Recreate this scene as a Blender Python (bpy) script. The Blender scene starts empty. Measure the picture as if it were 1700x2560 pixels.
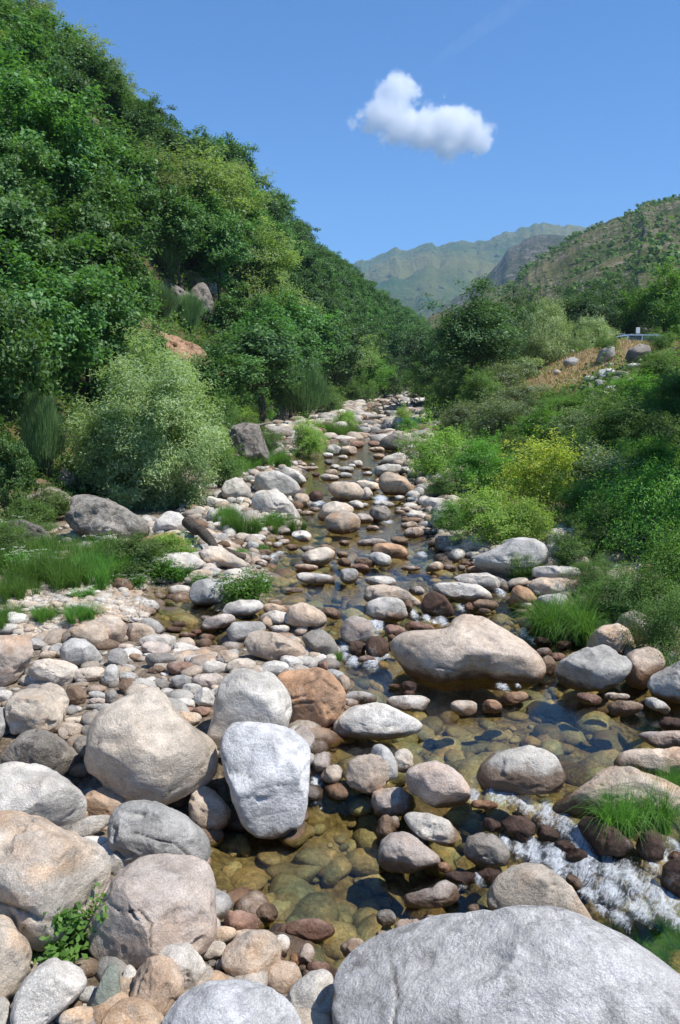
import bpy, bmesh, math, random
import numpy as np
from mathutils import Vector, Matrix

SC = bpy.context.scene
COL = SC.collection
PI = math.pi
# ---------------------------------------------------------------- camera
HC = 3.2                      # eye height above the lower pool
PITCH = math.radians(8.0)
FPX = 2000.0                  # focal length in pixels of the 1700 x 2560 photograph
cam_d = bpy.data.cameras.new('camera'); cam = bpy.data.objects.new('camera', cam_d); COL.objects.link(cam)
cam_d.sensor_fit = 'VERTICAL'; cam_d.sensor_height = 24.0; cam_d.lens = FPX / 2560 * 24.0
cam_d.clip_start = 0.1; cam_d.clip_end = 40000
cam.location = (0, 0, HC); cam.rotation_euler = (PI/2 - PITCH, 0, 0)
SC.camera = cam
# ---------------------------------------------------------------- world, sun, exposure
SUN = Vector((0.46, -0.20, 0.85)).normalized()      # towards the sun
w = bpy.data.worlds.new('World'); SC.world = w; w.use_nodes = True
nt = w.node_tree; bg = nt.nodes['Background']
sky = nt.nodes.new('ShaderNodeTexSky'); sky.sky_type = 'NISHITA'; sky.sun_disc = False
sky.sun_elevation = math.asin(SUN.z); sky.sun_rotation = math.atan2(SUN.x, SUN.y)
sky.altitude = 900; sky.air_density = 1.0; sky.dust_density = 0.0; sky.ozone_density = 10.0
hsv = nt.nodes.new('ShaderNodeHueSaturation'); hsv.inputs['Saturation'].default_value = 1.13
nt.links.new(sky.outputs[0], hsv.inputs['Color']); nt.links.new(hsv.outputs[0], bg.inputs['Color']); bg.inputs['Strength'].default_value = 0.14
sl = bpy.data.lights.new('sun', 'SUN'); sl.energy = 5.0; sl.angle = math.radians(0.5); sl.color = (1.0, 0.955, 0.89)
so = bpy.data.objects.new('sun', sl); COL.objects.link(so)
so.rotation_euler = (-SUN).to_track_quat('-Z', 'Y').to_euler(); so.location = (30, 0, 60)
SC.view_settings.view_transform = 'Standard'; SC.view_settings.look = 'None'
SC.view_settings.exposure = 0.34; SC.view_settings.gamma = 1.0
SC.render.engine = 'CYCLES'
SC.cycles.max_bounces = 12; SC.cycles.diffuse_bounces = 2; SC.cycles.glossy_bounces = 2
SC.cycles.transmission_bounces = 3; SC.cycles.transparent_max_bounces = 8; SC.cycles.volume_bounces = 12
SC.cycles.volume_step_rate = 1.0; SC.cycles.volume_max_steps = 96
SC.cycles.caustics_reflective = False; SC.cycles.caustics_refractive = False

# ---------------------------------------------------------------- numpy noise
def _hash(ix, iy, iz, seed):
    h = (ix.astype(np.int64)*374761393 + iy.astype(np.int64)*668265263 + iz.astype(np.int64)*2147483647 + seed*1274126177) & 0xffffffff
    h = ((h ^ (h >> 13))*1274126177) & 0xffffffff
    h = ((h ^ (h >> 15))*2246822519) & 0xffffffff
    h = h ^ (h >> 16)
    return (h & 0xffffff)/float(0xffffff)*2 - 1
def vnoise(P, seed=0):
    P = np.asarray(P, float); i = np.floor(P); f = P - i; f = f*f*(3 - 2*f); i = i.astype(np.int64)
    r = 0
    for dx in (0, 1):
        wx = f[:, 0] if dx else 1 - f[:, 0]
        for dy in (0, 1):
            wy = f[:, 1] if dy else 1 - f[:, 1]
            for dz in (0, 1):
                wz = f[:, 2] if dz else 1 - f[:, 2]
                r = r + wx*wy*wz*_hash(i[:, 0]+dx, i[:, 1]+dy, i[:, 2]+dz, seed)
    return r
def fbm(P, octv=4, seed=0, gain=0.5):
    P = np.asarray(P, float); a = 1; s = 0; t = 0
    for o in range(octv):
        s = s + a*vnoise(P*(2.03**o) + 17.3*o, seed + o); t += a; a *= gain
    return s/t
def n2(X, Y, sc, octv=3, seed=0):
    return fbm(np.stack([X*sc, Y*sc, np.zeros_like(X) + 0.37], 1), octv, seed)
def ss(x): x = np.clip(x, 0, 1); return x*x*(3 - 2*x)

# ---------------------------------------------------------------- pixel rays
CP, SP = math.cos(PITCH), math.sin(PITCH)
def ray(px, py):
    a = (px - 850)/FPX; b = -(py - 1280)/FPX
    return np.array([a, CP + b*SP, -SP + b*CP])       # unit depth along the view axis
def project(p):
    x, y, z = p[0], p[1], p[2] - HC
    dep = y*CP - z*SP; up = y*SP + z*CP
    return 850 + FPX*x/dep, 1280 - FPX*up/dep, dep

# ---------------------------------------------------------------- levels of the water
def wl(X, Y):
    X = np.asarray(X, float); Y = np.asarray(Y, float)
    k = ss((X - 0.4)/0.5)
    y0 = 5.8 - 1.1*k; wd = 0.35 + 1.1*k
    z = 0.28*ss((Y - y0)/wd)
    k2 = ss((X - 0.7)/0.5)
    z = z + 0.22*ss((Y - 9.1)/(0.5 + 2.6*k2))
    z = z + 0.03*np.clip(Y - 10, 0, 400)
    z = z + 0.10*ss((Y - 19.3)/0.5) - 0.10*ss((Y - 14)/5)
    return z
def hit_water(px, py):
    r = ray(px, py); z = 0.0
    if r[2] > -0.004: r = r.copy(); r[2] = -0.004
    for _ in range(30):
        t = (z - HC)/r[2]; z2 = float(wl(r[0]*t, r[1]*t)); z = 0.5*z + 0.5*z2
        if t > 150: break
    return r[0]*t, r[1]*t
WPX = [(700,2480),(640,2330),(560,2240),(515,2140),(500,2060),(560,2010),(640,2060),(740,2060),(765,1960),(770,1880),(800,1825),(850,1800),
 (835,1760),(855,1700),(850,1650),(800,1605),(740,1560),(640,1590),(520,1640),(470,1600),(400,1560),(370,1510),(400,1480),(470,1490),(520,1500),
 (560,1560),(640,1540),(690,1500),(655,1465),(680,1420),(640,1395),(650,1360),(740,1330),(750,1290),(740,1245),(745,1200),(760,1165),(720,1150),(755,1135),(800,1110),(840,1080),
 (900,1050),(950,1022),(985,1004),(1010,1000),(1000,1022),(980,1050),(985,1085),(1000,1120),(990,1160),(1010,1200),(1030,1240),(1010,1280),(1060,1320),
 (1080,1370),(1150,1400),(1210,1450),(1290,1480),(1340,1500),(1350,1560),(1420,1600),(1520,1640),(1620,1700),(1800,1740),(2100,1900),(2200,2300),(2100,3300),(1100,3300),(900,2600)]
WPOLY = np.array([hit_water(*p) for p in WPX])
def sdist(X, Y):
    X = np.asarray(X, float).ravel(); Y = np.asarray(Y, float).ravel()
    out = np.empty_like(X)
    A = WPOLY; B = np.roll(WPOLY, -1, 0)
    for s in range(0, len(X), 20000):
        x = X[s:s+20000, None]; y = Y[s:s+20000, None]
        ex = (B-A)[:, 0]; ey = (B-A)[:, 1]
        t = np.clip(((x-A[:, 0])*ex + (y-A[:, 1])*ey)/(ex*ex+ey*ey+1e-9), 0, 1)
        d = np.sqrt(((x-A[:, 0]-t*ex)**2 + (y-A[:, 1]-t*ey)**2).min(1))
        c = ((A[:, 1] > y) != (B[:, 1] > y)) & (x < ex*(y-A[:, 1])/(ey+1e-12) + A[:, 0])
        out[s:s+20000] = np.where(c.sum(1) % 2 == 1, d, -d)
    return out
LY = [-5, 10, 14, 17, 20, 30, 45, 60, 80, 110, 150, 200, 300, 600]
LX = [-9, -8, -6.7, -5.4, -4.7, -4.6, -4.3, -2.6, 0.5, 5, 13, 24, 48, 110]
RY = [-5, 8, 12, 16, 24, 38, 45, 65, 80, 110, 150, 200, 300, 600]
RX = [7.5, 6.8, 5.4, 5.0, 4.2, 4.3, 4.8, 7.0, 9, 14, 21, 33, 58, 120]
def bank(X, Y): return np.interp(Y, LY, LX) - X, X - np.interp(Y, RY, RX)
def terr(X, Y):
    X = np.asarray(X, float).ravel(); Y = np.asarray(Y, float).ravel()
    w_ = wl(X, np.minimum(Y, 330)); sd = sdist(X, Y)
    pool = np.where(Y < 12, 0.42, 0.16)
    inn = w_ - np.minimum(pool, 0.02 + 0.45*np.maximum(sd, 0))
    out = w_ + np.minimum(0.2, 0.01 + 0.22*np.maximum(-sd, 0))
    z = np.where(sd > 0, inn, out) + 0.03*n2(X, Y, 1.7, 3, 5)
    dl, dr = bank(X, Y)
    dl = np.maximum(dl + 0.5*n2(X, Y, 0.35, 2, 8), 0); dr = np.maximum(dr + 0.5*n2(X, Y, 0.35, 2, 9), 0)
    s1 = np.interp(Y, [0, 14, 20, 30, 42, 56, 120, 300], [0.55, 0.68, 0.78, 0.95, 1.2, 1.5, 1.5, 0.9])
    c1 = 13.0
    up = s1*np.minimum(dl, c1) + 0.7*np.clip(dl - c1, 0, 45) + 0.05*np.clip(dl - c1 - 45, 0, 1e9)
    z = z + up + ss(dl/6)*(0.9*n2(X, Y, 0.12, 3, 11)) + ss(dl/2)*0.25*n2(X, Y, 0.6, 3, 12)
    rr = 0.52*np.minimum(dr, 8.8) + 0.015*np.clip(dr - 8.8, 0, 22) + 0.10*np.clip(dr - 31, 0, 150) + 0.01*np.clip(dr-181, 0, 1e9)
    rr = rr*np.interp(Y, [0, 14, 25, 40, 300], [0.5, 0.75, 0.9, 1.0, 1.0])
    z = z - 0.9*np.exp(-((X - 19)/8.0)**2 - ((Y - 46)/13.0)**2) - 0.22*np.exp(-((X - 20.1)/4.0)**2 - ((Y - 53)/3.5)**2)
    z = z + rr + ss(dr/4)*(0.5*n2(X, Y, 0.15, 3, 13))
    z = np.where((sd < 0) & (Y < 300), np.maximum(z, out), z)
    return z
TS = np.geomspace(2.5, 420, 900)
def hit_ground(px, py, tmax=420):
    r = ray(px, py); P = r[None, :]*TS[:, None]
    z = HC + P[:, 2] - terr(P[:, 0], P[:, 1])
    k = np.where(z < 0)[0]
    t = TS[k[0]] if len(k) else tmax
    return np.array([r[0]*t, r[1]*t, HC + r[2]*t]), t

# ---------------------------------------------------------------- object helpers
def tag(o, label=None, cat=None, group=None, kind=None):
    if label: o['label'] = label
    if cat: o['category'] = cat
    if group: o['group'] = group
    if kind: o['kind'] = kind
    return o
def npmesh(name, V, F, mats=(), attrs=None, smooth=True):
    """V (n,3); F an (m,k) array or a list of such arrays; attrs: name -> array per vertex"""
    Fs = F if isinstance(F, list) else [F]
    Fs = [np.asarray(f) for f in Fs if len(f)]
    me = bpy.data.meshes.new(name)
    V = np.asarray(V, np.float32)
    me.vertices.add(len(V)); me.vertices.foreach_set('co', V.ravel())
    loops = np.concatenate([f.ravel() for f in Fs]); tot = np.concatenate([np.full(len(f), f.shape[1]) for f in Fs])
    st = np.concatenate([[0], np.cumsum(tot)[:-1]])
    me.loops.add(len(loops)); me.loops.foreach_set('vertex_index', loops.astype(np.int32))
    me.polygons.add(len(tot)); me.polygons.foreach_set('loop_start', st.astype(np.int32)); me.polygons.foreach_set('loop_total', tot.astype(np.int32))
    me.update(calc_edges=True)
    if smooth: me.polygons.foreach_set('use_smooth', np.ones(len(tot), bool))
    for k, a in (attrs or {}).items():
        a = np.asarray(a, np.float32)
        if a.ndim == 1:
            at = me.attributes.new(k, 'FLOAT', 'POINT'); at.data.foreach_set('value', a)
        else:
            at = me.attributes.new(k, 'FLOAT_COLOR', 'POINT')
            at.data.foreach_set('color', np.concatenate([a[:, :3], np.ones((len(a), 1), np.float32)], 1).ravel())
    for m in mats: me.materials.append(m)
    return me
def link(name, me, parent=None, loc=(0, 0, 0)):
    o = bpy.data.objects.new(name, me); COL.objects.link(o); o.location = loc
    if parent: o.parent = parent
    return o
def empty(name, loc, rz=0, sc=1):
    o = bpy.data.objects.new(name, None); COL.objects.link(o); o.location = loc; o.rotation_euler = (0, 0, rz)
    o.scale = (sc, sc, sc) if not hasattr(sc, '__len__') else sc; o.empty_display_size = 0.2
    return o
def grid_faces(nu, nv):
    i = np.arange(nu - 1)[:, None]*nv + np.arange(nv - 1)[None, :]
    i = i.ravel(); return np.stack([i, i + nv, i + nv + 1, i + 1], 1)
ICO = {}
def ico(n):
    if n not in ICO:
        bm = bmesh.new(); bmesh.ops.create_icosphere(bm, subdivisions=n, radius=1.0)
        ICO[n] = (np.array([v.co[:] for v in bm.verts]), np.array([[v.index for v in f.verts] for f in bm.faces])); bm.free()
    return ICO[n]

# ---------------------------------------------------------------- node helpers
class NT:
    def __init__(s, name):
        s.m = bpy.data.materials.new(name); s.m.use_nodes = True; s.t = s.m.node_tree; s.t.nodes.clear()
        s.out = s.t.nodes.new('ShaderNodeOutputMaterial')
    def n(s, typ, **k):
        x = s.t.nodes.new('ShaderNode' + typ)
        for a, b in k.items(): setattr(x, a, b)
        return x
    def set(s, node, key, v):
        if v is None: return
        if hasattr(v, 'is_output') or isinstance(v, bpy.types.NodeSocket): s.t.links.new(v, node.inputs[key])
        else:
            node.inputs[key].default_value = v
    def pos(s): return s.n('NewGeometry').outputs['Position']
    def obj(s): return s.n('TexCoord').outputs['Object']
    def noise(s, vec, scale, detail=4, rough=0.55, dist=0):
        x = s.n('TexNoise'); s.set(x, 'Vector', vec); s.set(x, 'Scale', scale); s.set(x, 'Detail', detail); s.set(x, 'Roughness', rough); s.set(x, 'Distortion', dist)
        return x.outputs['Fac']
    def vor(s, vec, scale, out='Distance', rnd=1.0, feature='F1'):
        x = s.n('TexVoronoi', feature=feature); s.set(x, 'Vector', vec); s.set(x, 'Scale', scale); s.set(x, 'Randomness', rnd); return x.outputs[out]
    def mr(s, v, a, b, c=0.0, d=1.0, smooth=False):
        x = s.n('MapRange'); x.interpolation_type = 'SMOOTHSTEP' if smooth else 'LINEAR'
        s.set(x, 0, v); s.set(x, 1, a); s.set(x, 2, b); s.set(x, 3, c); s.set(x, 4, d); return x.outputs[0]
    def math(s, op, a, b=None, c=None):
        x = s.n('Math', operation=op); s.set(x, 0, a); s.set(x, 1, b); s.set(x, 2, c); return x.outputs[0]
    def mix(s, f, a, b, mode='MIX'):
        x = s.n('Mix', data_type='RGBA', blend_type=mode); s.set(x, 0, f)
        for k, v in ((6, a), (7, b)):
            s.set(x, k, v if isinstance(v, bpy.types.NodeSocket) else (*v[:3], 1))
        return x.outputs[2]
    def scale(s, col, f):     # colour times scalar
        x = s.n('VectorMath', operation='SCALE'); s.set(x, 0, col); s.set(x, 'Scale', f); return x.outputs[0]
    def vscale(s, vec, v):
        x = s.n('VectorMath', operation='MULTIPLY'); s.set(x, 0, vec); x.inputs[1].default_value = v; return x.outputs[0]
    def bump(s, h, strength=0.5, dist=0.02, nrm=None):
        x = s.n('Bump'); s.set(x, 'Height', h); s.set(x, 'Strength', strength); s.set(x, 'Distance', dist); s.set(x, 'Normal', nrm); return x.outputs[0]
    def attr(s, name, out='Fac'):
        x = s.n('Attribute'); x.attribute_name = name; return x.outputs[out]
    def princ(s, col, rough=0.7, nrm=None, spec=0.3, metal=0, **k):
        x = s.n('BsdfPrincipled'); s.set(x, 'Base Color', col if isinstance(col, bpy.types.NodeSocket) else (*col[:3], 1))
        s.set(x, 'Roughness', rough); s.set(x, 'Normal', nrm); s.set(x, 'Specular IOR Level', spec); s.set(x, 'Metallic', metal)
        for a, b in k.items(): s.set(x, a, b)
        return x.outputs[0]
    def done(s, sh, vol=None):
        if sh is not None: s.t.links.new(sh, s.out.inputs['Surface'])
        if vol is not None: s.t.links.new(vol, s.out.inputs['Volume'])
        return s.m

def mat_stone():
    m = NT('river_granite'); p = m.pos()
    tint = m.attr('tint', 'Color'); ab = m.attr('above'); st = m.attr('stain')
    big = m.noise(p, 2.2, 5, 0.6); mid = m.noise(p, 11, 6, 0.65); fine = m.noise(p, 130, 3, 0.7)
    col = m.scale(tint, m.mr(big, 0.3, 0.7, 0.70, 1.24))
    col = m.scale(col, m.mr(mid, 0.3, 0.7, 0.76, 1.18))
    rust = m.math('MULTIPLY', m.mr(m.noise(m.vscale(p, (1, 1, 1.6)), 1.7, 6, 0.6, 0.4), 0.47, 0.68), st)
    col = m.mix(rust, col, m.mix(1.0, col, (1.08, 0.76, 0.50), 'MULTIPLY'))
    lk = m.attr('lichen')
    lich = m.math('MULTIPLY', m.mr(m.math('ADD', m.noise(p, 6.5, 10, 0.74, 0.3), m.math('MULTIPLY', lk, 0.07)), 0.55, 0.64), m.mr(lk, 0, 1, 0.45, 0.9))
    col = m.mix(lich, col, m.mix(1.0, col, (0.42, 0.41, 0.41), 'MULTIPLY'))
    pale = m.math('MULTIPLY', m.mr(m.noise(p, 3.3, 8, 0.75, 0.8), 0.56, 0.70), 0.4)
    col = m.mix(pale, col, (0.66, 0.63, 0.58))
    spk = m.mr(fine, 0.38, 0.62, 0.84, 1.13); col = m.scale(col, spk)
    fol = m.noise(m.vscale(p, (2.0, 3.0, 11.0)), 1.6, 6, 0.7, 0.9); col = m.scale(col, m.mr(fol, 0.35, 0.65, 0.86, 1.10))
    cells = m.vor(p, 160, 'Color'); sep = m.n('SeparateColor'); m.set(sep, 0, cells)
    col = m.scale(col, m.mr(sep.outputs[0], 0, 1, 0.84, 1.12))
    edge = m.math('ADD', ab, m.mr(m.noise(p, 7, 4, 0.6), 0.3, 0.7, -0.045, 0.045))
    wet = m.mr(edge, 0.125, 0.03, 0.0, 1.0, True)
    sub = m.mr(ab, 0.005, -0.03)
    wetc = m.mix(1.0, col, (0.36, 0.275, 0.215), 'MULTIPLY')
    algae = m.mix(m.mr(m.noise(p, 2.3, 5, 0.6), 0.38, 0.62), (0.46, 0.52, 0.36), (0.86, 0.72, 0.42)); subc = m.scale(m.mix(1.0, col, algae, 'MULTIPLY'), m.mr(m.noise(p, 28, 6, 0.75), 0.3, 0.7, 0.45, 1.35))
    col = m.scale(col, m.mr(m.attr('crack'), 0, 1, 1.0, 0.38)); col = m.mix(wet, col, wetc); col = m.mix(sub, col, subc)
    rough = m.mr(wet, 0, 1, 0.88, 0.28)
    crack = m.noise(p, 4.5, 10, 0.68, 0.3)
    h = m.math('ADD', m.math('MULTIPLY', crack, 1.0), m.math('MULTIPLY', m.noise(p, 38, 6, 0.7), 0.28))
    nrm = m.bump(h, 0.9, m.mr(lk, 0, 1, 0.045, 0.14))
    return m.done(m.princ(col, rough, nrm, 0.3))
M_STONE = mat_stone()

def mat_ground():
    m = NT('ground_soil'); p = m.pos(); ch = m.attr('channel')
    grv = m.mix(m.mr(m.noise(p, 9, 6, 0.7), 0.35, 0.65), (0.13, 0.095, 0.06), (0.36, 0.30, 0.23))
    sp = m.n('SeparateColor'); m.set(sp, 0, m.vor(p, 22, 'Color')); cv = sp.outputs[0]; grv = m.mix(0.35, grv, m.scale(grv, m.mr(cv, 0, 1, 0.4, 1.7)))
    wet = m.mr(m.attr('above'), 0.06, 0.0); grv = m.mix(wet, grv, m.mix(1.0, grv, (0.66, 0.62, 0.38), 'MULTIPLY'))
    soil = m.mix(m.mr(m.noise(p, 1.1, 7, 0.7), 0.4, 0.62), (0.075, 0.06, 0.030), (0.20, 0.145, 0.075))
    green = m.mix(m.noise(p, 5, 5, 0.7), (0.030, 0.055, 0.014), (0.075, 0.11, 0.03))
    soil = m.mix(m.mr(m.noise(p, 0.5, 5, 0.6), 0.42, 0.55), green, soil)
    rock = m.mix(m.noise(p, 3, 8, 0.7), (0.14, 0.115, 0.09), (0.34, 0.27, 0.2))
    soil = m.mix(m.mr(m.noise(p, 0.33, 6, 0.65, 0.5), 0.56, 0.62), soil, rock)
    straw = m.mix(m.noise(p, 14, 5, 0.8), (0.30, 0.19, 0.08), (0.52, 0.38, 0.2))
    soil = m.mix(m.attr('straw'), soil, straw)
    col = m.mix(ch, soil, grv)
    h = m.math('ADD', m.noise(p, 6, 9, 0.75), m.math('MULTIPLY', m.vor(p, 22), 0.6))
    return m.done(m.princ(col, 0.92, m.bump(h, 0.8, 0.06), 0.15))
M_GROUND = mat_ground()

# ---------------------------------------------------------------- ground sheet
def build_ground():
    Y = np.concatenate([np.linspace(-12, 2, 15), np.geomspace(2.3, 600, 430)])
    u = np.linspace(-1, 1, 380); X1 = np.sinh(u*5.2)/math.sinh(5.2)*420
    XX, YY = np.meshgrid(X1, Y, indexing='ij'); ctr = np.interp(YY, LY, LX)*0.5 + np.interp(YY, RY, RX)*0.5
    XX = XX*(0.25 + 0.75*np.clip(YY/60, 0, 1)) + ctr*0.8 if False else XX + ctr
    x, y = XX.ravel(), YY.ravel(); z = terr(x, y); dl, dr = bank(x, y)
    ch = 1 - ss(np.maximum(dl, dr)/1.2 + 0.3*n2(x, y, 0.8, 2, 3))
    w_ = wl(x, y)
    px = 850 + FPX*x/np.maximum(y, 1); 
    straw = ss((dr - 2.6)/1.0)*(1 - ss((dr - 15)/3))*ss((y - 31)/2)*(1 - ss((y - 60)/6))*(0.75 + 0.6*n2(x, y, 0.35, 3, 21))
    me = npmesh('ground', np.stack([x, y, z], 1), grid_faces(len(X1), len(Y)), [M_GROUND], {'channel': ch, 'above': z - w_, 'straw': np.clip(straw*1.5, 0, 1)})
    tag(link('ground', me), kind='structure')
build_ground()

# ---------------------------------------------------------------- water
FOAM = [(620,170,40),(740,180,45),(860,195,60),(950,240,60),(1040,310,60),(1110,380,65),(1150,450,60),(760,390,40),(830,410,45),(900,430,60),(1000,465,80),(1120,500,90),(1250,520,80),(1350,560,90),(1450,610,90),
 (1250,620,80),(1380,690,80),(1500,700,80),(1440,480,55),(1530,640,60),(1150,620,55),(1290,740,60),(1540,400,40),(1500,450,40),(640,560,35),(560,580,30),(880,370,40),(1000,520,50),(1200,700,40),(1560,760,60)]
FOAM = [(850 + x*.5421, 1900 + y*.5421, r*.5421) for x, y, r in FOAM]
FOAM += [(850 + x*.5421, 1500 + y*.5421, r*.5421*k) for x, y, r, k in [(180,110,30,1),(60,210,40,1),(120,230,30,1),(30,260,35,1),(210,270,35,1),(150,290,60,1),(60,290,40,1),(440,100,30,.7),(750,400,45,.8),(820,400,30,.6),(850,150,30,.8),(890,190,40,.7),(845,165,30,1),(630,850,25,1),(700,900,50,1),(800,905,50,1),(20,230,40,1)]]
FOAM += [(850 + x*.5421, 1200 + y*.5421, r*.5421*.72) for x, y, r in [(220,195,45),(380,345,45),(740,520,45),(340,620,50),(470,655,50),(160,660,60),(560,590,40),(200,90,40),(400,640,40)]]
FOAM += [(790,1965,20),(795,1945,14),(795,1260,20),(770,1255,16),(950,1250,20),(680,1395,20),(700,1385,15)]
FW = []
for fx, fy, fr in FOAM:
    X0, Y0 = hit_water(fx, fy); r0 = fr*math.hypot(X0, Y0)/FPX
    FW.append((X0, Y0, r0*0.85, r0*0.8*min(2.6, 1.0/max(0.25, HC/math.hypot(HC, Y0)))))
def mat_water():
    m = NT('stream_water'); p = m.pos(); foam = m.attr('foam'); rip = m.attr('ripple')
    pf = m.vscale(p, (1.5, 0.8, 1.0))
    h = m.math('ADD', m.math('MULTIPLY', m.noise(pf, 5, 5, 0.55, 0.6), 1.0), m.math('MULTIPLY', m.noise(p, 24, 3, 0.5), 0.25))
    b = m.n('Bump'); m.set(b, 'Height', h); m.set(b, 'Distance', 0.05); m.set(b, 'Strength', m.mr(rip, 0, 1, 0.16, 0.9))
    fr = m.n('Fresnel'); m.set(fr, 'IOR', 1.333); m.set(fr, 'Normal', b.outputs[0])
    tr = m.n('BsdfTransparent'); m.set(tr, 'Color', (0.92, 0.91, 0.76, 1))
    gl = m.n('BsdfGlossy'); m.set(gl, 'Roughness', 0.04); m.set(gl, 'Normal', b.outputs[0]); m.set(gl, 'Color', (1, 1, 1, 1))
    mx = m.n('MixShader'); m.set(mx, 0, fr.outputs[0]); m.t.links.new(tr.outputs[0], mx.inputs[1]); m.t.links.new(gl.outputs[0], mx.inputs[2])
    rt = m.n('VectorRotate', rotation_type='Z_AXIS'); m.set(rt, 'Vector', p); m.set(rt, 'Angle', 0.62)
    ps = m.vscale(rt.outputs[0], (3.6, 0.95, 2.0))
    fn = m.math('ADD', m.math('MULTIPLY', m.noise(ps, 8, 8, 0.75, 1.5), 0.7), m.math('MULTIPLY', m.noise(p, 30, 4, 0.65), 0.36))
    thr = m.mr(foam, 0, 1, 0.74, 0.36)
    f = m.mr(m.math('SUBTRACT', fn, thr), -0.04, 0.19); f = m.math('MULTIPLY', f, m.mr(foam, 0.03, 0.25)); f = m.math('MULTIPLY', f, 0.82); f = m.math('MAXIMUM', f, m.mr(foam, 0.3, 1.0, 0.0, 0.16))
    white = m.princ((0.86, 0.90, 0.93), 0.35, m.bump(fn, 0.9, 0.05), 0.5)
    m2 = m.n('MixShader'); m.set(m2, 0, f); m.t.links.new(mx.outputs[0], m2.inputs[1]); m.t.links.new(white, m2.inputs[2])
    return m.done(m2.outputs[0])
M_WATER = mat_water()
def build_water():
    Y = np.concatenate([np.linspace(1.5, 3.6, 30), np.geomspace(3.63, 135, 640)])
    NX = 420; u = np.linspace(0, 1, NX)
    lo = np.interp(Y, [0, 14, 20, 45, 80, 110, 140], [-3.6, -4.2, -4.5, -4, 0, 4, 8]); hi = np.interp(Y, [0, 8, 12, 24, 45, 80, 110, 140], [7, 7, 5.6, 4.4, 4.9, 9, 14, 19])
    X = lo[None, :] + (hi - lo)[None, :]*u[:, None]; YY = np.broadcast_to(Y[None, :], X.shape)
    x, y = X.ravel(), YY.ravel(); z = wl(x, y); sd = sdist(x, y)
    z = np.where(sd < -0.12, z - 0.3*ss((-sd - 0.12)/0.5), z)
    foam = np.zeros_like(x)
    for fx, fy, rx, ry in FW:
        foam = np.maximum(foam, np.exp(-(((x-fx)/rx)**2 + ((y-fy)/ry)**2)*0.9))
    rip = np.clip(foam*1.2 + 0.35*np.clip(n2(x, y, 0.5, 2, 31) + 0.1, 0, 1)*(y > 9) + 0.12*(y > 9.6), 0, 1)
    z = z + foam*(0.085*fbm(np.stack([x*7 + y*3, y*4 - x*2, x*0], 1), 4, 41) + 0.03) + rip*0.012*n2(x, y, 5, 2, 43)
    me = npmesh('stream_water', np.stack([x, y, z], 1), grid_faces(NX, len(Y)), [M_WATER], {'foam': foam, 'ripple': rip})
    tag(link('stream_water', me), kind='structure')
build_water()

# ---------------------------------------------------------------- mountains
def mat_hill(name, a, b, rock, rscale, gscale, rthr, shrub):
    m = NT(name); p = m.pos()
    col = m.mix(m.mr(m.noise(p, gscale, 6, 0.65), 0.38, 0.62), a, b)
    rk = m.mr(m.noise(m.vscale(p, (1, 1, 2.2)), rscale, 10, 0.78, 0.4), rthr, rthr + 0.06)
    rk = m.math('MULTIPLY', rk, m.mr(m.noise(p, gscale*1.7, 4, 0.6), 0.38, 0.56))
    col = m.mix(rk, col, m.mix(m.noise(p, rscale*3, 5, 0.7), m_mul(rock, 0.6), rock))
    sh = m.mr(m.vor(p, rscale*1.3), 0.28, 0.12); sh = m.math('MULTIPLY', sh, m.mr(m.noise(p, gscale*2.3, 4, 0.6), 0.42, 0.6))
    col = m.mix(sh, col, shrub)
    h = m.math('ADD', m.noise(p, rscale, 9, 0.75), m.math('MULTIPLY', sh, 0.5))
    return m.done(m.princ(col, 0.95, m.bump(h, 1.0, 1.6/rscale*0.35), 0.1))
def m_mul(c, k): return tuple(x*k for x in c)
def ridge(name, pts, dist, foot, mat, amp, nsc, seed, rugged=0.0, nu=420, nv=150, drop=0.0):
    """pts: crest as pixels; dist: metres to the crest (or a list); foot: where the slope meets the valley, as a share of dist"""
    pts = np.array(pts, float); xs = np.linspace(pts[0, 0], pts[-1, 0], nu); ys = np.interp(xs, pts[:, 0], pts[:, 1])
    D = np.interp(xs, pts[:, 0], dist) if hasattr(dist, '__len__') else np.full(nu, float(dist))
    crest = np.array([ray(a, b)*d for a, b, d in zip(xs, ys, D)]); crest[:, 2] += HC
    jag = rugged*fbm(np.stack([xs*0.05, xs*0, xs*0 + seed], 1), 5, seed, 0.7); crest[:, 2] += jag
    v = np.linspace(0, 1, nv); vv = v[None, :]
    nb = 14
    base = np.array([ray(a, 1000)*d*foot for a, d in zip(xs, D)]); base[:, 2] = -6 - drop
    prof = 1 - (0.75*vv + 0.25*vv**2)
    P = crest[:, None, :]*(1 - vv[..., None]) + base[:, None, :]*vv[..., None]
    P[..., 2] = base[:, None, 2] + (crest[:, None, 2] - base[:, None, 2])*prof
    q = P.reshape(-1, 3)*nsc; q[:, 2] *= 0.3
    g = 1 - 2*np.abs(fbm(q, 6, seed, 0.55)); g = g.reshape(nu, nv)
    win = np.minimum(1, vv*5.0)**0.8
    P[..., 2] += amp*(g - 0.6)*win
    P[..., 0] += amp*0.6*fbm(q + 31, 4, seed + 3).reshape(nu, nv)*win
    back = np.array([crest + np.array([0, D.mean()*0.35*k/nb, 0]) - np.array([0, 0, 1])*(crest[:, 2:3]*(k/nb)**1.3) for k in range(nb, 0, -1)]).transpose(1, 0, 2)
    P = np.concatenate([back, P], 1)
    return tag(link(name, npmesh(name, P.reshape(-1, 3), grid_faces(nu, P.shape[1])[:, ::-1], [mat])), kind='structure')
M_H1 = mat_hill('scrub_hillside', (0.065, 0.100, 0.028), (0.190, 0.175, 0.080), (0.38, 0.32, 0.25), 0.20, 0.022, 0.51, (0.022, 0.044, 0.014))
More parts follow.
